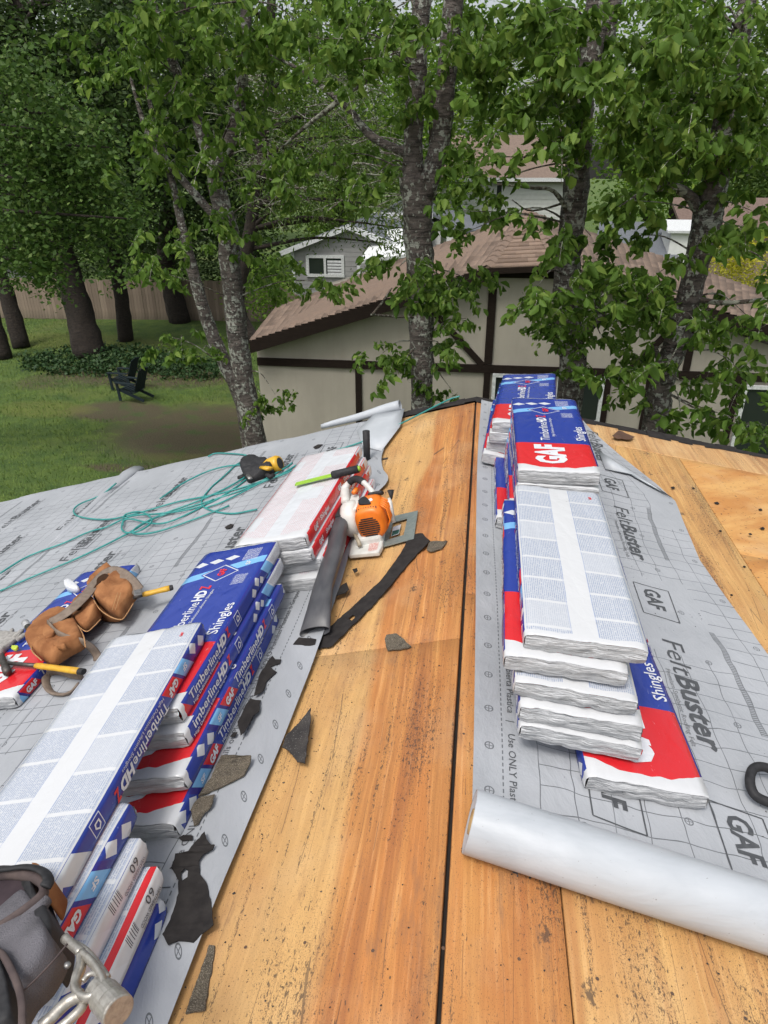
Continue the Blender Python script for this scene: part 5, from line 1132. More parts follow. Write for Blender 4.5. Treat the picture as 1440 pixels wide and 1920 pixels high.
# tree 2: middle, fork at 330
b2 = np.array([-.70, 8.3, 0]); s2 = [b2, gp_(790, 760, 8.3), gp_(790, 640, 8.3), gp_(787, 500, 8.3), gp_(782, 400, 8.3), gp_(778, 330, 8.3)]
T2 = tree('lichened cherry tree forking in two, in the middle in front of the gable', 'cherry_tree', b2, [(s2, [.16, .14, .145, .155, .17, .17]),
    ([gp_(776, 350, 8.3), gp_(775, 260, 8.3), gp_(782, 130, 8.3), gp_(790, 0, 8.3), gp_(795, -150, 8.3)], [.12, .10, .10, .09, .06]), ([gp_(795, 370, 8.3), gp_(825, 270, 8.3), gp_(838, 130, 8.3), gp_(850, 0, 8.3), gp_(856, -140, 8.3)], [.11, .11, .10, .10, .07]),
    ([gp_(770, 290, 8.4), gp_(700, 258, 8.5), gp_(660, 212, 8.6), gp_(635, 188, 8.6), gp_(560, 130, 8.7), gp_(500, 100, 8.8)], [.05, .045, .035, .03, .02, .008]),
    ([gp_(635, 190, 8.6), gp_(570, 240, 8.7), gp_(525, 280, 8.7)], [.03, .022, .008]), ([gp_(635, 188, 8.6), gp_(690, 150, 8.6), gp_(740, 115, 8.7)], [.02, .015, .006]),
    ([gp_(775, 595, 8.2), gp_(720, 592, 8.0), gp_(695, 590, 7.9)], [.016, .014, .010]), ([gp_(698, 590, 7.9), gp_(718, 565, 7.9), gp_(735, 540, 7.9)], [.014, .012, .006])], B_CH, CG)
TP2 = s2[2:] + [gp_(782, 130, 8.3), gp_(838, 130, 8.3), gp_(790, 0, 8.3)]
grow(T2, [(760, 510, 45, 25, 6), (830, 510, 60, 35, 11), (880, 520, 35, 25, 5), (850, 560, 40, 40, 8), (870, 610, 22, 20, 3), (715, 660, 38, 18, 6), (760, 670, 20, 14, 3), (840, 655, 45, 14, 5), (755, 705, 30, 20, 4), (835, 735, 20, 10, 2), (620, 50, 80, 60, 13), (700, 60, 60, 60, 10), (740, 120, 50, 60, 8),
          (800, 60, 60, 50, 9), (880, 50, 50, 60, 9), (820, 170, 30, 40, 4), (660, 130, 60, 40, 6), (890, 130, 50, 50, 8), (600, 300, 70, 30, 6), (700, 330, 40, 30, 4)], 8.1, TP2, 202)
# tree 3
b3 = np.array([1.05, 8.2, 0]); s3 = [b3, gp_(1068, 740, 8.2), gp_(1065, 640, 8.2), gp_(1062, 520, 8.2), gp_(1072, 420, 8.2), gp_(1085, 300, 8.2), gp_(1090, 180, 8.2), gp_(1115, 60, 8.2), gp_(1125, -80, 8.2), gp_(1130, -180, 8.2)]
T3 = tree('dark barked cherry tree standing behind the farthest shingle stack', 'cherry_tree', b3, [(s3, [.17, .155, .15, .14, .14, .13, .12, .11, .10, .07]), ([gp_(1070, 660, 8.2), gp_(1095, 630, 8.0), gp_(1120, 600, 7.9), (gp_(1150, 565, 7.9))], [.05, .045, .04, .025]),
    ([gp_(1075, 420, 8.2), gp_(1040, 360, 8.0), gp_(990, 352, 7.9), gp_(930, 345, 7.8)], [.03, .02, .014, .006]), ([gp_(1090, 370, 8.2), gp_(1000, 395, 8.1), gp_(960, 375, 8.0)], [.014, .010, .005]), ([gp_(1140, 80, 8.2), gp_(1150, 20, 8.2), gp_(1170, -60, 8.2)], [.06, .06, .05])], B_CH, CG)
TP3 = s3[2:] + [gp_(1120, 600, 7.9)]
grow(T3, [(1000, 560, 45, 22, 7), (1060, 555, 40, 25, 6), (1020, 600, 35, 25, 6), (1060, 640, 50, 30, 8), (1120, 560, 60, 40, 12), (1180, 565, 45, 35, 7), (1130, 520, 60, 30, 8), (1150, 635, 45, 22, 5), (885, 300, 45, 40, 6), (900, 350, 40, 40, 6), (870, 390, 20, 40, 3), (950, 415, 20, 20, 2), (1010, 275, 50, 25, 4), (960, 220, 70, 40, 7),
          (960, 80, 80, 60, 14), (1040, 120, 50, 60, 9), (1010, 40, 70, 50, 11), (1060, 180, 60, 50, 9), (1110, 230, 60, 50, 10), (1060, 450, 30, 50, 4), (1120, 450, 50, 25, 4), (880, 440, 25, 15, 2), (980, 180, 70, 40, 8), (1085, 690, 20, 20, 3), (1030, 20, 60, 30, 6)], 7.7, TP3, 203)
# tree 4: right, leaning
b4 = np.array([1.95, 7.6, 0]); s4 = [b4, gp_(1222, 830, 7.6), gp_(1238, 730, 7.6), gp_(1265, 650, 7.6), gp_(1290, 560, 7.6), gp_(1310, 480, 7.6), gp_(1328, 400, 7.6), gp_(1345, 320, 7.6), gp_(1360, 200, 7.7), gp_(1390, 60, 7.7), gp_(1420, -100, 7.8)]
T4 = tree('leaning cherry tree on the right with an arching side branch', 'cherry_tree', b4, [(s4, [.15, .14, .125, .125, .12, .125, .14, .11, .09, .08, .06]), ([gp_(1322, 410, 7.6), gp_(1290, 365, 7.5), gp_(1250, 350, 7.4), gp_(1210, 360, 7.4), gp_(1160, 390, 7.3)], [.07, .05, .04, .03, .012]),
    ([gp_(1300, 560, 7.6), gp_(1360, 568, 7.4), gp_(1440, 560, 7.3), gp_(1500, 550, 7.3)], [.03, .024, .018, .01]), ([gp_(1240, 740, 7.6), gp_(1244, 710, 7.5), gp_(1228, 650, 7.5)], [.05, .05, .02])], B_CH, CG)
TP4 = s4[2:]
grow(T4, [(1240, 520, 60, 30, 9), (1200, 590, 50, 35, 8), (1260, 585, 50, 25, 6), (1310, 555, 45, 22, 5), (1180, 250, 70, 60, 12), (1230, 180, 70, 60, 12), (1180, 110, 60, 60, 10), (1270, 60, 80, 70, 15), (1370, 60, 80, 80, 17), (1330, 170, 80, 60, 14), (1410, 180, 50, 70, 10), (1280, 270, 70, 50, 11), (1370, 290, 70, 50, 11),
          (1410, 380, 40, 60, 8), (1240, 330, 60, 40, 8), (1180, 380, 60, 30, 7), (1200, 445, 40, 20, 3), (1400, 440, 40, 30, 4), (1400, 590, 40, 25, 4), (1405, 660, 40, 35, 6), (1290, 790, 35, 25, 4), (1370, 785, 50, 30, 7), (1425, 810, 25, 35, 4), (1400, 730, 40, 40, 6), (1240, 690, 30, 25, 3),
          (1290, 740, 30, 20, 3), (1180, 680, 40, 20, 4), (1210, 740, 20, 30, 3), (1215, 10, 70, 40, 9), (1440, 500, 30, 60, 5)], 7.3, TP4, 204)
# crowns above the picture and round the sides
for t, (cx_, cy_) in ((T1, (-3.2, 9.3)), (T2, (-.6, 8.6)), (T3, (1.2, 8.5)), (T4, (2.8, 8))):
    rg = np.random.default_rng(int(cx_*10)+99); C = rg.normal(size=(110, 3)); C /= np.linalg.norm(C, axis=1)[:, None]; C *= rg.uniform(.4, 1, (110, 1))**.5*np.array([1.9, 1.7, 1.5]); C += np.array([cx_, cy_, Z0+1.465+4.0])
    leaf_obj('upper_crown', clumps(C, 26, .22, rg), .11, L_CH, t, 5, .9)
# dark evergreens on the left behind the lawn
CGp = 'tall dark evergreens on the left lawn'
def px_tree(name, label, trunk, R_, y, blobs, sig, k, size, mat, seed, group=None, barkm=B_DK, dy=1.5, droop=.5, wr=.5, twigs=0):
    t = tree(label, name, trunk[0], [(trunk, R_)], barkm, group, n=14, wob=.05); rg = np.random.default_rng(seed); tp = catmull(trunk, 5)
    C = np.concatenate([px_blob(u, v, ru, rv, n, y, dy, rg) for u, v, ru, rv, n in blobs]); leaf_obj('crown', clumps(C, k, sig, rg), size, mat, t, seed, droop, wr=wr)
    m = MB()
    for p in C[::max(1, len(C)//24)]:
        q = min(tp, key=lambda a: abs(a[2]-(p[2]-.3))+.3*abs(a[0]-p[0])); m = MB(); m.tube(catmull([q, (q+p)/2+np.array([0, 0, .25]), p], 4), list(np.linspace(R_[-1]*.5+.03, .012, 9)), n=6, wob=.1); m.build('branch', barkm, t, smooth=True)
    return t
px_tree('evergreen_tree', 'thick leaning dark evergreen trunk rising from the ivy bed', [onG(168, 668), at(150, 590, 24.9), at(115, 470, 24.9), at(80, 330, 25), at(50, 150, 25), at(30, -60, 25.2)], [.62, .50, .44, .42, .36, .3], 24.5,
        [(90, 60, 160, 110, 80), (170, 170, 90, 110, 45), (60, 330, 90, 60, 25), (200, 400, 60, 50, 18), (110, 400, 90, 40, 16), (180, 300, 90, 60, 25)], .42, 44, .24, L_CON, 301, CGp)
px_tree('evergreen_tree', 'slimmer dark evergreen trunk just right of the leaning one', [onG(236, 640), at(228, 560, 27.1), at(212, 470, 27.1), at(200, 300, 27.1), at(190, 60, 27.2), at(185, -80, 27.2)], [.32, .27, .25, .25, .2, .15], 27,
        [(230, 60, 120, 110, 60), (250, 220, 90, 90, 45), (260, 350, 90, 70, 35), (240, 440, 70, 50, 18)], .45, 42, .25, L_CON, 302, CGp)
px_tree('evergreen_tree', 'dark evergreen trunk against the board fence behind the cherry', [onG(338, 606), at(322, 540, 31.0), at(312, 470, 31.0), at(330, 250, 31), at(350, 40, 31), at(355, -80, 31)], [.5, .42, .40, .36, .3, .2], 30.5,
        [(360, 60, 110, 110, 65), (370, 220, 100, 90, 55), (350, 340, 110, 70, 45), (420, 400, 60, 60, 22), (330, 430, 80, 50, 20), (440, 300, 60, 90, 30)], .5, 42, .27, L_CON, 303, CGp)
px_tree('evergreen_tree', 'dark split trunk at the far left picture edge', [onG(40, 652), at(15, 560, 26), at(-15, 470, 26), at(-50, 300, 26), at(-70, 60, 26)], [.34, .30, .28, .25, .2], 25.5, [(0, 120, 90, 140, 45), (20, 300, 80, 90, 25)], .45, 42, .25, L_CON, 304, CGp)
px_tree('evergreen_tree', 'nearest dark trunk cut by the left picture edge', [onG(8, 672), at(-12, 600, 24), at(-40, 500, 24), at(-90, 300, 24), at(-120, 60, 24)], [.3, .26, .24, .22, .2], 23.5, [(-40, 120, 60, 140, 20)], .45, 40, .25, L_CON, 305, CGp)
px_tree('broadleaf_tree', 'glossy green broadleaf tree hanging in from the left over the lawn', [np.array([-15.5, 13.5, 0]), np.array([-15.3, 13.6, 3.0]), np.array([-14.2, 13.8, 5.0]), np.array([-13, 14, 7.0]), np.array([-12, 14, 9.0])], [.32, .28, .22, .15, .1], 13.5,
        [(50, 230, 80, 70, 60), (130, 270, 80, 50, 55), (170, 330, 60, 50, 35), (90, 330, 100, 50, 50), (40, 420, 70, 50, 45), (30, 480, 60, 45, 35), (90, 500, 40, 40, 18), (105, 540, 14, 16, 4), (190, 420, 60, 60, 30), (210, 500, 25, 15, 4), (120, 430, 60, 40, 12), (40, 130, 70, 60, 25), (230, 400, 40, 40, 12)], .20, 34, .115, L_OAK, 306, None, B_DK, 1.0, .4, .6)
px_tree('evergreen_tree', 'feathery dark conifer hanging down in front of the grey house', [np.array([-5.5, 22, 0]), at(452, 600, 22), at(470, 430, 22), at(500, 200, 22), at(510, -50, 22)], [.28, .22, .2, .16, .1], 21.5,
        [(620, 400, 90, 40, 34), (720, 430, 50, 50, 18), (560, 380, 60, 50, 16), (600, 300, 110, 50, 34), (520, 200, 90, 80, 34), (620, 190, 90, 70, 26), (700, 300, 60, 70, 22), (480, 340, 60, 60, 20), (740, 390, 30, 30, 8), (500, 60, 90, 70, 30), (690, 200, 60, 60, 14)], .33, 30, .17, L_BG2, 307, None, B_DK, 1.2, .9, .3)
T307 = [o for o in bpy.data.objects if o.type == 'EMPTY' and o.get('label', '').startswith('feathery dark conifer')][0]
rg = np.random.default_rng(71); tuft = []; m = MB()
for i in range(95):
    p = px_blob(rg.uniform(440, 760), rg.uniform(60, 400), 20, 20, 1, 17.5, 2.0, rg)[0]; L_ = rg.uniform(.5, 1.5); a = rg.uniform(-.6, .6) + (math.pi if rg.random() < .5 else 0)
    d = np.array([math.cos(a), rg.normal()*.4, rg.normal()*.25-.05]); q = p+d*L_*.5+[0, 0, .08]; e = p+d*L_+[0, 0, rg.normal()*.2]
    m.tube(catmull([p, q, e], 3), [.014, .012, .010, .008, .007, .005, .003], n=4, wob=.15)
    for t_ in np.linspace(.1, 1, 9): tuft.append(p+(e-p)*t_+[0, 0, .05*(1-abs(2*t_-1))]+rg.normal(size=3)*.03)
    for k in range(3):
        b0 = p+(e-p)*rg.uniform(.2, .9); m.tube([b0, b0+d*.15+rg.normal(size=3)*.12, b0+d*.3+rg.normal(size=3)*.2], [.006, .004, .002], n=4)
m.build('lichened_twigs', B_TW, T307, kind='stuff'); leaf_obj('lichen_tufts', clumps(np.array(tuft), 4, .035, rg), .055, L_LICH, T307, 72, .2, wr=.8)
# background wood: rows of separate trees
GBK = 'trees standing behind the far houses'
bt = []
rg = np.random.default_rng(11)
rows = [(46, [(-30, 6.5), (-22, 7), (-14.5, 6), (-9, 6.0), (-3.5, 5.2), (10.5, 5.6), (16.5, 6), (24, 6.5), (32, 7)]), (64, [(-44, 9), (-33, 9), (-22, 9), (-12, 9), (-4, 8), (5, 7.6), (13, 8), (22, 8.5), (32, 9), (44, 9)])]
nm_ = 0; kinds = ['dense mid green', 'pale green', 'dark green', 'bright spring green', 'loose olive green']
for ry, lst in rows:
    for (bx_, br) in lst:
        nm_ += 1; by_ = ry + rg.uniform(-2, 2); zt = (10.0 + rg.uniform(0, 3)) + (ry-46)*.17
        far_n = {46: 'nearer row', 64: 'farthest row'}[ry]; side_n = 'far left' if bx_ < -18 else ('left' if bx_ < -6 else ('centre' if bx_ < 8 else ('right' if bx_ < 20 else 'far right')))
        t = tree(kinds[nm_ % 5]+' tree in the '+far_n+' behind the houses, '+side_n+' part', 'deciduous_tree', np.array([bx_, by_, 0]), [([np.array([bx_, by_, 0]), np.array([bx_+.2, by_, 4]), np.array([bx_, by_, zt])], [.4, .3, .12])], B_DK, GBK, n=8)
        K = 170 if ry == 46 else 150; C = rg.normal(size=(K, 3)); C /= np.linalg.norm(C, axis=1)[:, None]; C *= rg.uniform(.25, 1, (K, 1))**.45*np.array([br*.62, br*.5, zt*.62]); C += np.array([bx_, by_, zt*.78]); C[:, 2] = np.maximum(C[:, 2], 1.2)
        leaf_obj('crown', clumps(C, 40, .55 if ry == 46 else .8, rg), .36 if ry == 46 else .5, [L_BG, L_BG2][nm_ % 2] if nm_ % 5 else L_BG, t, nm_, .4)
# hedge, shrubs and ivy
def shrub(name, label, cat, C, k, sig, size, mat, seed, kind=None):
    rg = np.random.default_rng(seed); o = leaf_obj(name, clumps(np.array(C), k, sig, rg), size, mat, None, seed, .1, kind=None); o['label'] = label; o['category'] = cat; return o
rg = np.random.default_rng(21)
iv = []
for _ in range(620):
    a, q = rg.uniform(0, 6.28), math.sqrt(rg.random()); iv.append((-14.2+3.0*q*math.cos(a)+.3, 23.9+1.9*q*math.sin(a), .12*(1-q*.6)))
for _ in range(230):
    a, q = rg.uniform(0, 6.28), math.sqrt(rg.random()); iv.append((-9.9+1.9*q*math.cos(a), 23.2+1.2*q*math.sin(a), .2*(1-q*.6)))
leaf_obj('ivy_ground_cover', clumps(np.array(iv), 9, .12, rg), .13, m_leaf('ivy_leaf', (.012, .035, .010), (.028, .065, .018), (.07, .11, .04), .1), None, 22, -.1, wr=.8)
shrub('yellow_shrub', 'bright yellow green shrub beyond the right roof end', 'shrub', [at(1385+rg.uniform(-40, 45), 500+rg.uniform(-45, 40), 33+rg.uniform(-.8, .8)) for _ in range(90)], 34, .22, .14, L_YEL, 23)
shrub('laurel_shrub', 'green shrub by the fence left of the grey house', 'shrub', [at(480+rg.uniform(-40, 60), 560+rg.uniform(-60, 30), 27+rg.uniform(-1, 1)) for _ in range(60)], 34, .3, .16, L_BG, 24)
shrub('low_shrub', 'low leafy plant at the foot of the forked cherry tree', 'shrub', [np.array([-3.6+rg.normal()*.45, 10.4+rg.normal()*.3, .3+rg.random()*.25]) for _ in range(30)], 24, .14, .10, L_CH, 25)

# ---------------------------------------------------------------- fence
FENW = Mat('weathered_fence_wood', .9); x, y, z = FENW.coords(); oi = FENW.nt.nodes.new('ShaderNodeObjectInfo'); rn = S(FENW.nt, oi.outputs['Random']); n1 = FENW.noise(FENW.comb(x*40, y*40, z*3), 1, 4)
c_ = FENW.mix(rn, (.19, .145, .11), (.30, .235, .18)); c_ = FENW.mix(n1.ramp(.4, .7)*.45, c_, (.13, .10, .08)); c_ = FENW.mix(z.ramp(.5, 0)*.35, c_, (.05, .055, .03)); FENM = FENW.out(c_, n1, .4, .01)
fe = thing('board_fence', 'weathered brown vertical board fence across the back of the lawn', 'fence', (-20, 31.2, 0))
bm1 = MB().box((0, 0, .92), (.142, .022, 1.84)); me = bpy.data.meshes.new('fence_board'); me.from_pydata(bm1.v, [], bm1.f); me.materials.append(FENM)
A, B = np.array([-31.0, 30.8]), np.array([-9.4, 31.6]); n = int(np.linalg.norm(B-A)/.15); dr = (B-A)/np.linalg.norm(B-A); ang = math.atan2(dr[1], dr[0])
for i in range(n):
    p = A+dr*.15*i; o = link('fence_board', me, fe); o.matrix_basis = Matrix.Translation((p[0], p[1]+random.uniform(-.004, .004), random.uniform(-.02, .015))) @ Matrix.Rotation(ang+random.uniform(-.03, .03), 4, 'Z') @ Matrix.Rotation(random.uniform(-.006, .006), 4, 'Y')
for h in (.4, 1.5):
    m = MB().box((0, 0, 0), (n*.15, .04, .09)); o = m.build('rail', FENM, fe); c = (A+B)/2; o.matrix_basis = Matrix.Translation((c[0]-dr[1]*.045, c[1]+.045, h)) @ Matrix.Rotation(ang, 4, 'Z')
# return of the fence running towards the timbered house
fe2 = thing('board_fence', 'brown fence panel seen just left of the timbered house roof', 'fence', (-8, 27, 0))
A, B = np.array([-9.3, 31.5]), np.array([-5.3, 24.5]); n = int(np.linalg.norm(B-A)/.15); dr = (B-A)/np.linalg.norm(B-A); ang = math.atan2(dr[1], dr[0])
for i in range(n):
    p = A+dr*.15*i; o = link('fence_board', me, fe2); o.matrix_basis = Matrix.Translation((p[0], p[1], random.uniform(-.02, .015))) @ Matrix.Rotation(ang, 4, 'Z')

for i, (x_, lab) in enumerate(((-28, 'dark hedge bush behind the fence at far left'), (-24.5, 'dark hedge bush behind the fence beside the grey shed'), (-21, 'dark hedge bush behind the fence between the evergreen trunks'), (-17.6, 'dark hedge bush behind the fence right of the thick leaning trunk'), (-14.4, 'dark hedge bush behind the fence near the cherry stems'), (-11.4, 'dark hedge bush behind the fence corner'))):
    rg = np.random.default_rng(400+i); shrub('hedge_bush', lab, 'hedge', [np.array([x_+rg.normal()*1.0, 34.5+rg.normal()*.6, rg.uniform(.4, 4.6)]) for _ in range(130)], 30, .35, .20, L_CON, 410+i)
# ---------------------------------------------------------------- garden chairs
CHM = plain('dark_blue_green_paint', (.010, .018, .022), (.015, .024, .028), .7, spec=.2)
def chair(label, x0, y0, rot):
    t = thing('garden_chair', label, 'chair', Matrix.Translation((x0, y0, 0)) @ Matrix.Rotation(rot, 4, 'Z'), 'dark garden chairs on the lawn', local=True)
    for i in range(6): MB().box((0, 0, 0), (.52, .075, .02)).build('seat_slat', CHM, t).matrix_basis = Matrix.Translation((0, -.25+i*.088, .36-i*.018))
    for i in range(5): MB().box((0, 0, .42), (.085, .02, .84-.05*abs(i-2)), None).build('back_slat', CHM, t).matrix_basis = Matrix.Translation((-.2+i*.1, .22, .27)) @ Matrix.Rotation(-.38, 4, 'X')
    for s_ in (-1, 1):
        MB().box((0, 0, 0), (.12, .72, .022)).build('armrest', CHM, t).matrix_basis = Matrix.Translation((s_*.31, -.02, .58))
        MB().box((0, 0, .28), (.03, .09, .57)).build('front_leg', CHM, t).matrix_basis = Matrix.Translation((s_*.28, -.30, 0)) @ Matrix.Rotation(.08, 4, 'X')
        MB().box((0, 0, 0), (.03, .95, .09)).build('rear_leg', CHM, t).matrix_basis = Matrix.Translation((s_*.25, .10, .21)) @ Matrix.Rotation(-.33, 4, 'X')
chair('dark blue slatted garden chair, nearer one, facing left on the lawn', *onG(252, 748)[:2], -1.75)
chair('dark blue slatted garden chair, farther one, facing left by the ivy', *onG(236, 728)[:2], -1.65)

# ---------------------------------------------------------------- timbered house
YW = 14.0
RSH = Mat('brown_roof_shingles', .9); x, y, z = RSH.coords('UV'); x0_, y0_, z0_ = RSH.coords(); cell = RSH.noise(RSH.comb((x/.30+(y/.143).floor()*.47).floor()*1.9, (y/.143).floor()*2.3), 1, 0); n1 = RSH.noise(RSH.comb(x0_*8, y0_*8, z0_*8), 1, 5); n2 = RSH.noise(RSH.comb(x0_*90, y0_*90, z0_*90), 1, 2)
c_ = RSH.mix(cell.ramp(.3, .7), (.120, .080, .056), (.235, .165, .122)); c_ = RSH.mix(n1.ramp(.45, .7)*.4, c_, (.12, .09, .075)); c_ = RSH.mix(n2.gt(.6)*.4, c_, (.30, .24, .20)); RSHM = RSH.out(c_, n2, .3, .01)
hs2 = thing('timbered_house', 'beige stucco house with dark brown timber framing and brown shingle roof', 'house', (.75, YW+4, 0))
zA, zB, zP = at(468, 640, 13.7), at(912, 503, 13.7), at(990, 396, 16.07); zD, zE = at(1052, 497, 13.7), at(1500, 628, 13.7)
zC = at(517, 578, 17.2); zF = at(1440, 548, 17.5); zG = at(1500, 570, 17.5)
def courses(name, P0, P1, Q0, Q1, n, nx=10):
    """shingle courses between eave edge P0-P1 and upper edge Q0-Q1 (each row overlaps the next)"""
    P0, P1, Q0, Q1 = map(np.array, (P0, P1, Q0, Q1)); V = []; F = []; UV = []; nn = np.cross(P1-P0, Q0-P0); nn /= np.linalg.norm(nn); nn = nn*np.sign(nn[2]); Ls = np.linalg.norm(Q0-P0)
    rg = np.random.default_rng(n)
    for i in range(n):
        a, b = i/n, min(1.0, (i+1.12)/n)
        for j in range(nx+1):
            t = j/nx; lo = (P0+(Q0-P0)*a)*(1-t)+(P1+(Q1-P1)*a)*t; hi = (P0+(Q0-P0)*b)*(1-t)+(P1+(Q1-P1)*b)*t; w_ = t*np.linalg.norm(P1-P0)
            V += [lo+nn*-.002, lo+nn*(.030+rg.uniform(-.006, .006)), hi+nn*.003]; UV += [(w_, i*.143), (w_, i*.143+.01), (w_, i*.143+.142)]
        o_ = i*(nx+1)*3
        for j in range(nx): k = o_+j*3; F += [(k, k+3, k+4, k+1), (k+1, k+4, k+5, k+2)]
    me = np_mesh(name, V, F, RSHM, UV); return me
roof_p = MB(); under = [zA, zB, zP, zC]; roofm = MB()
roofm.add([p - np.array([0, 0, .02]) for p in (zA, zB, zP, zC)], [(0, 1, 2), (0, 2, 3)]); roofm.add([p - np.array([0, 0, .02]) for p in (zB, zD, zP)], [(0, 1, 2)]); roofm.add([p - np.array([0, 0, .02]) for p in (zD, zE, zG, zP)], [(0, 1, 2), (0, 2, 3)])
bkp = np.array([.9, 22, zP[2]-.05]); roofm.add([zC-[0, 0, .02], zP-[0, 0, .02], bkp, np.array([-4.6, 22, zC[2]])], [(0, 1, 2), (0, 2, 3)]) if False else None
rf = roofm.build('roof', RSHM, hs2)
# rows run from the eave up to the hip and ridge
for nm, a in (('left', (zA, zC, zB, zP)), ('right', (zE, zG, zD, zP))):
    link('shingle_courses', courses('shingle_courses', *a, 34, 14), rf, kind='stuff')
link('shingle_courses', courses('shingle_courses', zB, zD, zP+np.array([-.02, 0, 0]), zP+np.array([.02, 0, 0]), 15, 6), rf, kind='stuff')
# hip caps
CAPR = RSHM
for a, b in ((zB, zP), (zD, zP)):
    for i in range(12):
        p = a+(b-a)*(i/12); q = a+(b-a)*((i+1.15)/12); s_ = np.cross(b-a, [0, 0, 1]); s_ = s_/np.linalg.norm(s_)*.11; up = np.array([0, 0, .03])
        m = MB(); m.add([p-s_+up*.6, p+up*1.9, p+s_+up*.6, q-s_+up*.3, q+up*1.4, q+s_+up*.3], [(0, 1, 4, 3), (1, 2, 5, 4)]); m.build('ridge_cap', RSHM, rf)
# wall
top_l, top_r = at(480, 640, YW), at(1500, 640, YW)
wm = MB(); zb_ = zB[2]-.12; pts = [(top_l[0], YW, 0), (6.3, YW, 0), (6.3, YW, zA[2]-.1), (zD[0], YW, zb_), (zB[0], YW, zb_), (top_l[0], YW, zA[2]-.05)]
wm.add(pts + [(p[0], p[1]+8, p[2]) for p in pts], [(0, 1, 2, 3, 4, 5)[::-1], (6, 7, 8, 9, 10, 11)] + [(i, (i+1) % 6, 6+(i+1) % 6, 6+i) for i in range(6)]); wo2 = wm.build('wall', STUCCO, hs2); bmesh_fix(wo2.data)
def tim(x0, z0, x1, z1, wd, d=.045, name='timber_beam'):
    v = np.array([x1-x0, z1-z0]); L_ = np.linalg.norm(v); v /= L_; p = np.array([-v[1], v[0]])*wd/2; m = MB()
    c = [np.array([x0, z0])-p, np.array([x1, z1])-p, np.array([x1, z1])+p, np.array([x0, z0])+p]
    m.add([(a[0], YW-d, a[1]) for a in c]+[(a[0], YW+.01, a[1]) for a in c], [(0, 1, 2, 3), (7, 6, 5, 4), (0, 4, 5, 1), (1, 5, 6, 2), (2, 6, 7, 3), (3, 7, 4, 0)]); o = m.build(name, TRIM, hs2); bmesh_fix(o.data); return o
def wx(u, v=690): return at(u, v, YW)[0]
def wz(u, v): return at(u, v, YW)[2]
zBM = wz(915, 690); zt_ = zB[2]-.10
tim(top_l[0], wz(480, 677), 6.3, wz(915, 690), .16, .050)
for u, up_ in ((673, 0), (911, 1), (1136, 0), (1214, 0), (1378, 0), (1300, 0)):
    x_ = wx(u, 740)
    if up_: tim(x_, zBM+.085, x_, zt_, .16, .046)
    if u != 1300: tim(x_, zBM-.085, x_, 0, .13, .046)
tim(wx(911), zt_-.02, 6.0 if False else zD[0], zt_-.02, .16, .055)
tim(wx(818, 595), wz(818, 590), wx(905, 690), zBM+.05, .12, .042); tim(wx(1305, 560), wz(1305, 575), wx(1180, 690), zBM+.05, .12, .042)
tim(wx(1312, 560), zBM+.09, wx(1312, 560), wz(1312, 570), .13, .044)
# rake fascia boards
def rake(a, b, h=.24):
    m = MB(); o_ = np.array([0, -.03, -.005]); q = np.array([0, .05, 0]); dn = np.array([0, 0, -h]); P = [a+o_, b+o_, b+o_+dn, a+o_+dn]; m.add(P+[p+q for p in P], [(0, 1, 2, 3), (7, 6, 5, 4), (0, 4, 5, 1), (1, 5, 6, 2), (2, 6, 7, 3), (3, 7, 4, 0)]); o = m.build('fascia_board', TRIM, hs2); bmesh_fix(o.data)
rake(zA, zB); rake(zD, zE); rake(zB, zD, .10)
m = MB(); m.add([zB+[0, .02, -.10], zD+[0, .02, -.10], zD+[0, .02, -.0], zB+[0, .02, 0]], [(0, 1, 2, 3)]); m.build('eave_board', plain('tan_board', (.17, .12, .09), None, .8), hs2)
# soffit
for a, b in ((zA, zB), (zD, zE), (zB, zD)):
    m = MB(); d = np.array([0, 0, -.03]); m.add([a+d, b+d, b+d+[0, .32, 0], a+d+[0, .32, 0]], [(0, 1, 2, 3)]); m.build('soffit', TRIM, hs2)
GLS = Mat('window_glass', .08, col=(.02, .026, .024)); GLSM = GLS.mat; WFR = plain('white_window_frame', (.62, .64, .63), None, .5)
def window(parent, x0, x1, z0, z1, y, fr_=.07, mull=(), name='window', pane=None):
    m = MB(); w_ = fr_; f = m.box(((x0+x1)/2, y, z0+w_/2), (x1-x0, .07, w_)).box(((x0+x1)/2, y, z1-w_/2), (x1-x0, .07, w_)).box((x0+w_/2, y, (z0+z1)/2), (w_, .066, z1-z0-2*w_)).box((x1-w_/2, y, (z0+z1)/2), (w_, .066, z1-z0-2*w_))
    for mu in mull: m.box((mu, y, (z0+z1)/2), (w_*.8, .06, z1-z0-2*w_))
    o = m.build(name, WFR, parent); p = MB(); p.box(((x0+x1)/2, y+.015, (z0+z1)/2), (x1-x0-2*w_, .01, z1-z0-2*w_)); pp = p.build('pane', pane or GLSM); pp.parent = o; return o
window(hs2, wx(1041, 745), wx(1129, 745), wz(1085, 792), wz(1085, 703), YW-.05); window(hs2, wx(921, 740), wx(1003, 745), wz(960, 785), wz(960, 700), YW-.05)
window(hs2, wx(1385, 760), wx(1480, 760), wz(1430, 900), wz(1430, 722), YW-.05); window(hs2, wx(1415, 700), wx(1415, 700)+.01, 1, 1.01, YW-.05) if False else None
# shadowy carport wall piece is left plain

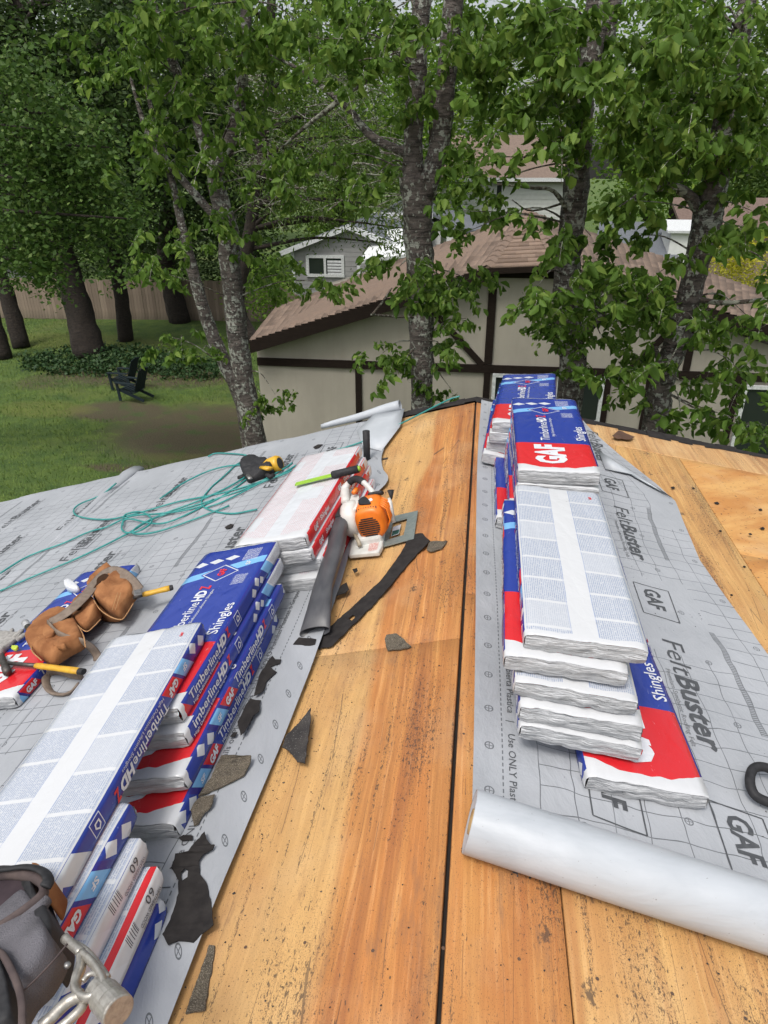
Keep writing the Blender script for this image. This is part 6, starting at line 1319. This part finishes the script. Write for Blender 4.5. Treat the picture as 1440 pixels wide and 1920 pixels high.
# ---------------------------------------------------------------- far houses
SID = Mat('grey_siding', .7); SIDM = plain('grey_siding_paint', (.30, .30, .295), (.26, .26, .255), .7, scale=3); TRW = plain('white_trim', (.66, .68, .69), None, .6); GRF = plain('grey_shingle_roof', (.125, .135, .15), (.09, .10, .115), .9, scale=30, bs=.5, bd=.02); WSD = plain('white_siding', (.60, .61, .59), (.54, .55, .53), .7, scale=4)
gh = thing('grey_house', 'small grey sided house with white trim and shuttered window behind the trees', 'house', (-6, 33, 0))
yg = 30.0; xl, xr_ = at(548, 500, yg)[0], at(665, 500, yg)[0]+1.6; ap = at(655, 420, yg); el = at(527, 470, yg); er = np.array([2*ap[0]-el[0], yg, el[2]])
m = MB(); pts = [(xl, yg, 0), (er[0]-.5, yg, 0), (er[0]-.5, yg, er[2]-.05), (ap[0], yg, ap[2]-.1), (xl, yg, el[2]+.02)]; m.add(pts+[(p[0], p[1]+7, p[2]) for p in pts], [(4, 3, 2, 1, 0), (5, 6, 7, 8, 9)]+[(i, (i+1) % 5, 5+(i+1) % 5, 5+i) for i in range(5)]); o = m.build('wall', SIDM, gh); bmesh_fix(o.data)
hgt = ap[2]-.15; zz_ = 0.1
while zz_ < hgt:      # clapboards
    xa, xb = xl+.05, er[0]-.55
    if zz_ > el[2]-.1: t_ = (zz_-el[2])/(ap[2]-el[2]); xa = xl+.1+(ap[0]-xl)*max(0, t_); xb = er[0]-.6-(er[0]-ap[0]-.5)*max(0, t_)
    if xb-xa > .3: MB().box(((xa+xb)/2, yg-.015, zz_+.085), (xb-xa, .02, .175), None).build('siding_board', SIDM, gh).rotation_euler = (0, 0, 0)
    zz_ += .19
def slab(parent, a, b, c, d, mat, name='roof', th=.12):
    a, b, c, d = map(np.array, (a, b, c, d)); nn = np.cross(b-a, d-a); nn = nn/np.linalg.norm(nn); nn *= -np.sign(nn[2]); P = [a, b, c, d]; m = MB(); m.add(P+[p+nn*th for p in P], [(0, 1, 2, 3), (7, 6, 5, 4), (0, 4, 5, 1), (1, 5, 6, 2), (2, 6, 7, 3), (3, 7, 4, 0)]); o = m.build(name, mat, parent); bmesh_fix(o.data); return o
bk = np.array([0, 8, 0]); slab(gh, el, ap, ap+bk, el+bk, GRF); slab(gh, ap, er, er+bk, ap+bk, GRF)
for a, b in ((el, ap), (ap, er)):
    m = MB(); o_ = np.array([0, -.35, 0]); P = [a+o_, b+o_, b+o_+[0, 0, -.2], a+o_+[0, 0, -.2]]; m.add(P+[p+[0, .3, 0] for p in P], [(0, 1, 2, 3), (7, 6, 5, 4), (0, 4, 5, 1), (2, 6, 7, 3)]); o = m.build('gable_trim', TRW, gh); bmesh_fix(o.data)
w1 = window(gh, at(575, 500, yg)[0], at(646, 500, yg)[0], at(610, 519, yg)[2], at(610, 478, yg)[2], yg-.06, .12, ((at(610, 500, yg)[0]),))
sx0, sx1 = at(612, 500, yg)[0]+.06, at(642, 500, yg)[0]-.02; z_ = at(610, 517, yg)[2]+.1
while z_ < at(610, 480, yg)[2]-.1: o = MB().box(((sx0+sx1)/2, yg-.08, z_), (sx1-sx0, .02, .085)).build('shutter_slat', TRW); o.parent = w1; z_ += .12
MB().box((xl+.06, yg-.05, el[2]/2), (.12, .1, el[2])).build('corner_trim', TRW, gh)
pc = thing('patio_cover', 'bright white patio cover beside the grey house', 'patio cover', (-1.8, 28, 0))
a, b = at(672, 489, 28.0), at(775, 475, 28.0); c, d = at(790, 440, 31.0), at(690, 448, 31.0); c = np.array([b[0]+.3, 32.0, b[2]+.75]); d = np.array([a[0]+.3, 32.0, a[2]+.75]); slab(pc, a, b, c, d, plain('white_sheet_roof', (.78, .80, .80), None, .5), 'roof', .12)
for p in (a, b, c, d): MB().box((p[0], p[1]+.1, (p[2]-.2)/2), (.12, .12, p[2]-.2)).build('post', TRW, pc)
wh2 = thing('white_gabled_house', 'white gabled house with blue grey roof left of the brown ridge', 'house', (-1.5, 40, 0))
ya = 38.0; a = at(722, 388, ya); b = at(835, 400, ya); z1 = at(780, 425, ya)[2]
pts = [(a[0]-1.5, ya, 0), (b[0]-.2, ya, 0), (b[0]-.2, ya, z1), (a[0]+.9, ya, a[2]+.2), (a[0]-1.5, ya, z1)]; m = MB(); m.add(pts+[(p[0], p[1]+6, p[2]) for p in pts], [(4, 3, 2, 1, 0), (5, 6, 7, 8, 9)]+[(i, (i+1) % 5, 5+(i+1) % 5, 5+i) for i in range(5)]); o = m.build('wall', WSD, wh2); bmesh_fix(o.data)
slab(wh2, (a[0]+.9, ya-.3, a[2]+.35), (b[0]+1.2, ya-.3, z1-.1), (b[0]+1.2, ya+7, z1-.1), (a[0]+.9, ya+7, a[2]+.35), GRF); slab(wh2, (a[0]-2.2, ya-.3, z1-.1), (a[0]+.9, ya-.3, a[2]+.35), (a[0]+.9, ya+7, a[2]+.35), (a[0]-2.2, ya+7, z1-.1), GRF)
p0, p1 = at(832, 432, 36), at(925, 432, 36); q0, q1 = at(845, 393, 40), at(912, 412, 40); q1 = np.array([q1[0], 40, q0[2]-.5])
slab(wh2, p0, p1, q1, q0, GRF); MB().box(((p0[0]+p1[0])/2, 37.6, p0[2]/2-.1), (p1[0]-p0[0]-.3, 3, p0[2]-.3)).build('wing_wall', WSD, wh2)
MB().box(((at(722, 405, 37.6)[0]+at(790, 405, 37.6)[0])/2, 37.6, at(750, 404, 37.6)[2]), (3.0, .2, .25)).build('gutter', TRW, wh2)
ww = thing('white_house', 'white two storey house with brown roof seen between the cherry trunks', 'house', (2, 52, 0))
yy = 50.0; x0_, x1_ = at(815, 380, yy)[0], at(1078, 380, yy)[0]; ze = at(1000, 336, yy)[2]; zr = at(1000, 252, 55)[2]
MB().box(((x0_+x1_)/2, yy+3, ze/2), (x1_-x0_, 6, ze)).build('wall', WSD, ww); slab(ww, (x0_-.4, yy-.5, ze), (x1_+.3, yy-.5, ze), (x1_+.1, 56, zr), (x0_, 56, zr), RSHM if False else plain('brown_far_roof', (.20, .145, .115), (.15, .11, .09), .9, scale=8, bs=.3, bd=.03), 'roof', .2)
MB().box(((x0_+x1_)/2, yy-.62, ze-.02), (x1_-x0_+.7, .15, .22)).build('gutter', TRW, ww)
z_ = .3
while z_ < ze-.25: MB().box(((x0_+x1_)/2, yy-.015, z_), (x1_-x0_-.02, .02, .24)).build('siding_board', WSD, ww); z_ += .27
window(ww, at(928, 365, yy)[0], at(943, 365, yy)[0], at(935, 374, yy)[2], at(935, 344, yy)[2], yy-.06, .1)
gr = thing('garage', 'low building with blue grey shingle roof right of the brown peak', 'garage', (6.5, 36, 0))
a, b = at(1210, 492, 33), at(1274, 487, 33); a = np.array([at(1110, 487, 33)[0], 33, b[2]]); t1, t2 = at(1125, 415, 37), at(1250, 415, 37); t2 = np.array([t2[0], 37, t1[2]]); slab(gr, a, b, t2, t1, GRF); MB().box(((a[0]+b[0])/2, 34.6, b[2]/2-.1), (b[0]-a[0]-.4, 3, b[2]-.2)).build('wall', WSD, gr)
wc = thing('white_shed', 'small white walled shed right of the blue grey roof', 'shed', (9, 33.5, 0))
a, b = at(1252, 478, 33.5), at(1292, 478, 33.5); MB().box(((a[0]+b[0])/2+.4, 34.4, at(1270, 432, 33.5)[2]/2), (b[0]-a[0]+.8, 1.8, at(1270, 432, 33.5)[2])).build('wall', WSD, wc); zt2 = at(1270, 432, 33.5)[2]
slab(wc, (a[0]-.2, 33.3, zt2), (b[0]+1.0, 33.3, zt2), (b[0]+1.0, 35.5, zt2+.3), (a[0]-.2, 35.5, zt2+.3), TRW, 'roof', .1)
ls = thing('grey_shed', 'grey shed with a flat roof behind the fence at far left', 'shed', (-24, 33, 0))
a, b = at(-40, 500, 33.0), at(66, 500, 33.0); zt3 = at(30, 493, 33)[2]; MB().box(((a[0]+b[0])/2, 34.5, zt3/2), (b[0]-a[0], 3, zt3)).build('wall', SIDM, ls); slab(ls, (a[0], 32.7, zt3), (b[0]+.3, 32.7, zt3), (b[0]+.3, 36.2, zt3+.2), (a[0], 36.2, zt3+.2), plain('dark_flat_roof', (.05, .045, .04), None, .9), 'roof', .12)
tan = thing('tan_house', 'tan house corner with brown roof seen through the right hand leaves', 'house', (13, 36, 0))
a, b = at(1290, 470, 36), at(1520, 470, 36); zt4 = at(1400, 430, 36)[2]; MB().box(((a[0]+b[0])/2, 38, zt4/2), (b[0]-a[0], 4, zt4)).build('wall', plain('tan_wall', (.26, .20, .15), None, .9), tan); slab(tan, (a[0]-.5, 35.6, zt4), (b[0]+.3, 35.6, zt4), (b[0]+.3, 39, zt4+1.2), (a[0]-.5, 39, zt4+1.2), plain('brown_roof', (.16, .11, .09), None, .9, scale=10), 'roof', .15)
# overhead wires
WIRE = plain('wire_pale', (.42, .43, .42), None, .5)
for i, (v0, v1) in enumerate(((218, 219), (223, 224), (228, 228))):
    a, b = at(760, v0, 44), at(1200, v1, 44); mid = (a+b)/2-np.array([0, 0, .12])
    o = MB().tube(catmull([a-(b-a)*1.2, a, mid, b, b+(b-a)*1.2], 8), .014, n=6).build('power_line', WIRE, smooth=True); tag(o, ('highest', 'middle', 'lowest')[i]+' of three overhead power lines beyond the white house', 'power line', 'overhead power lines')
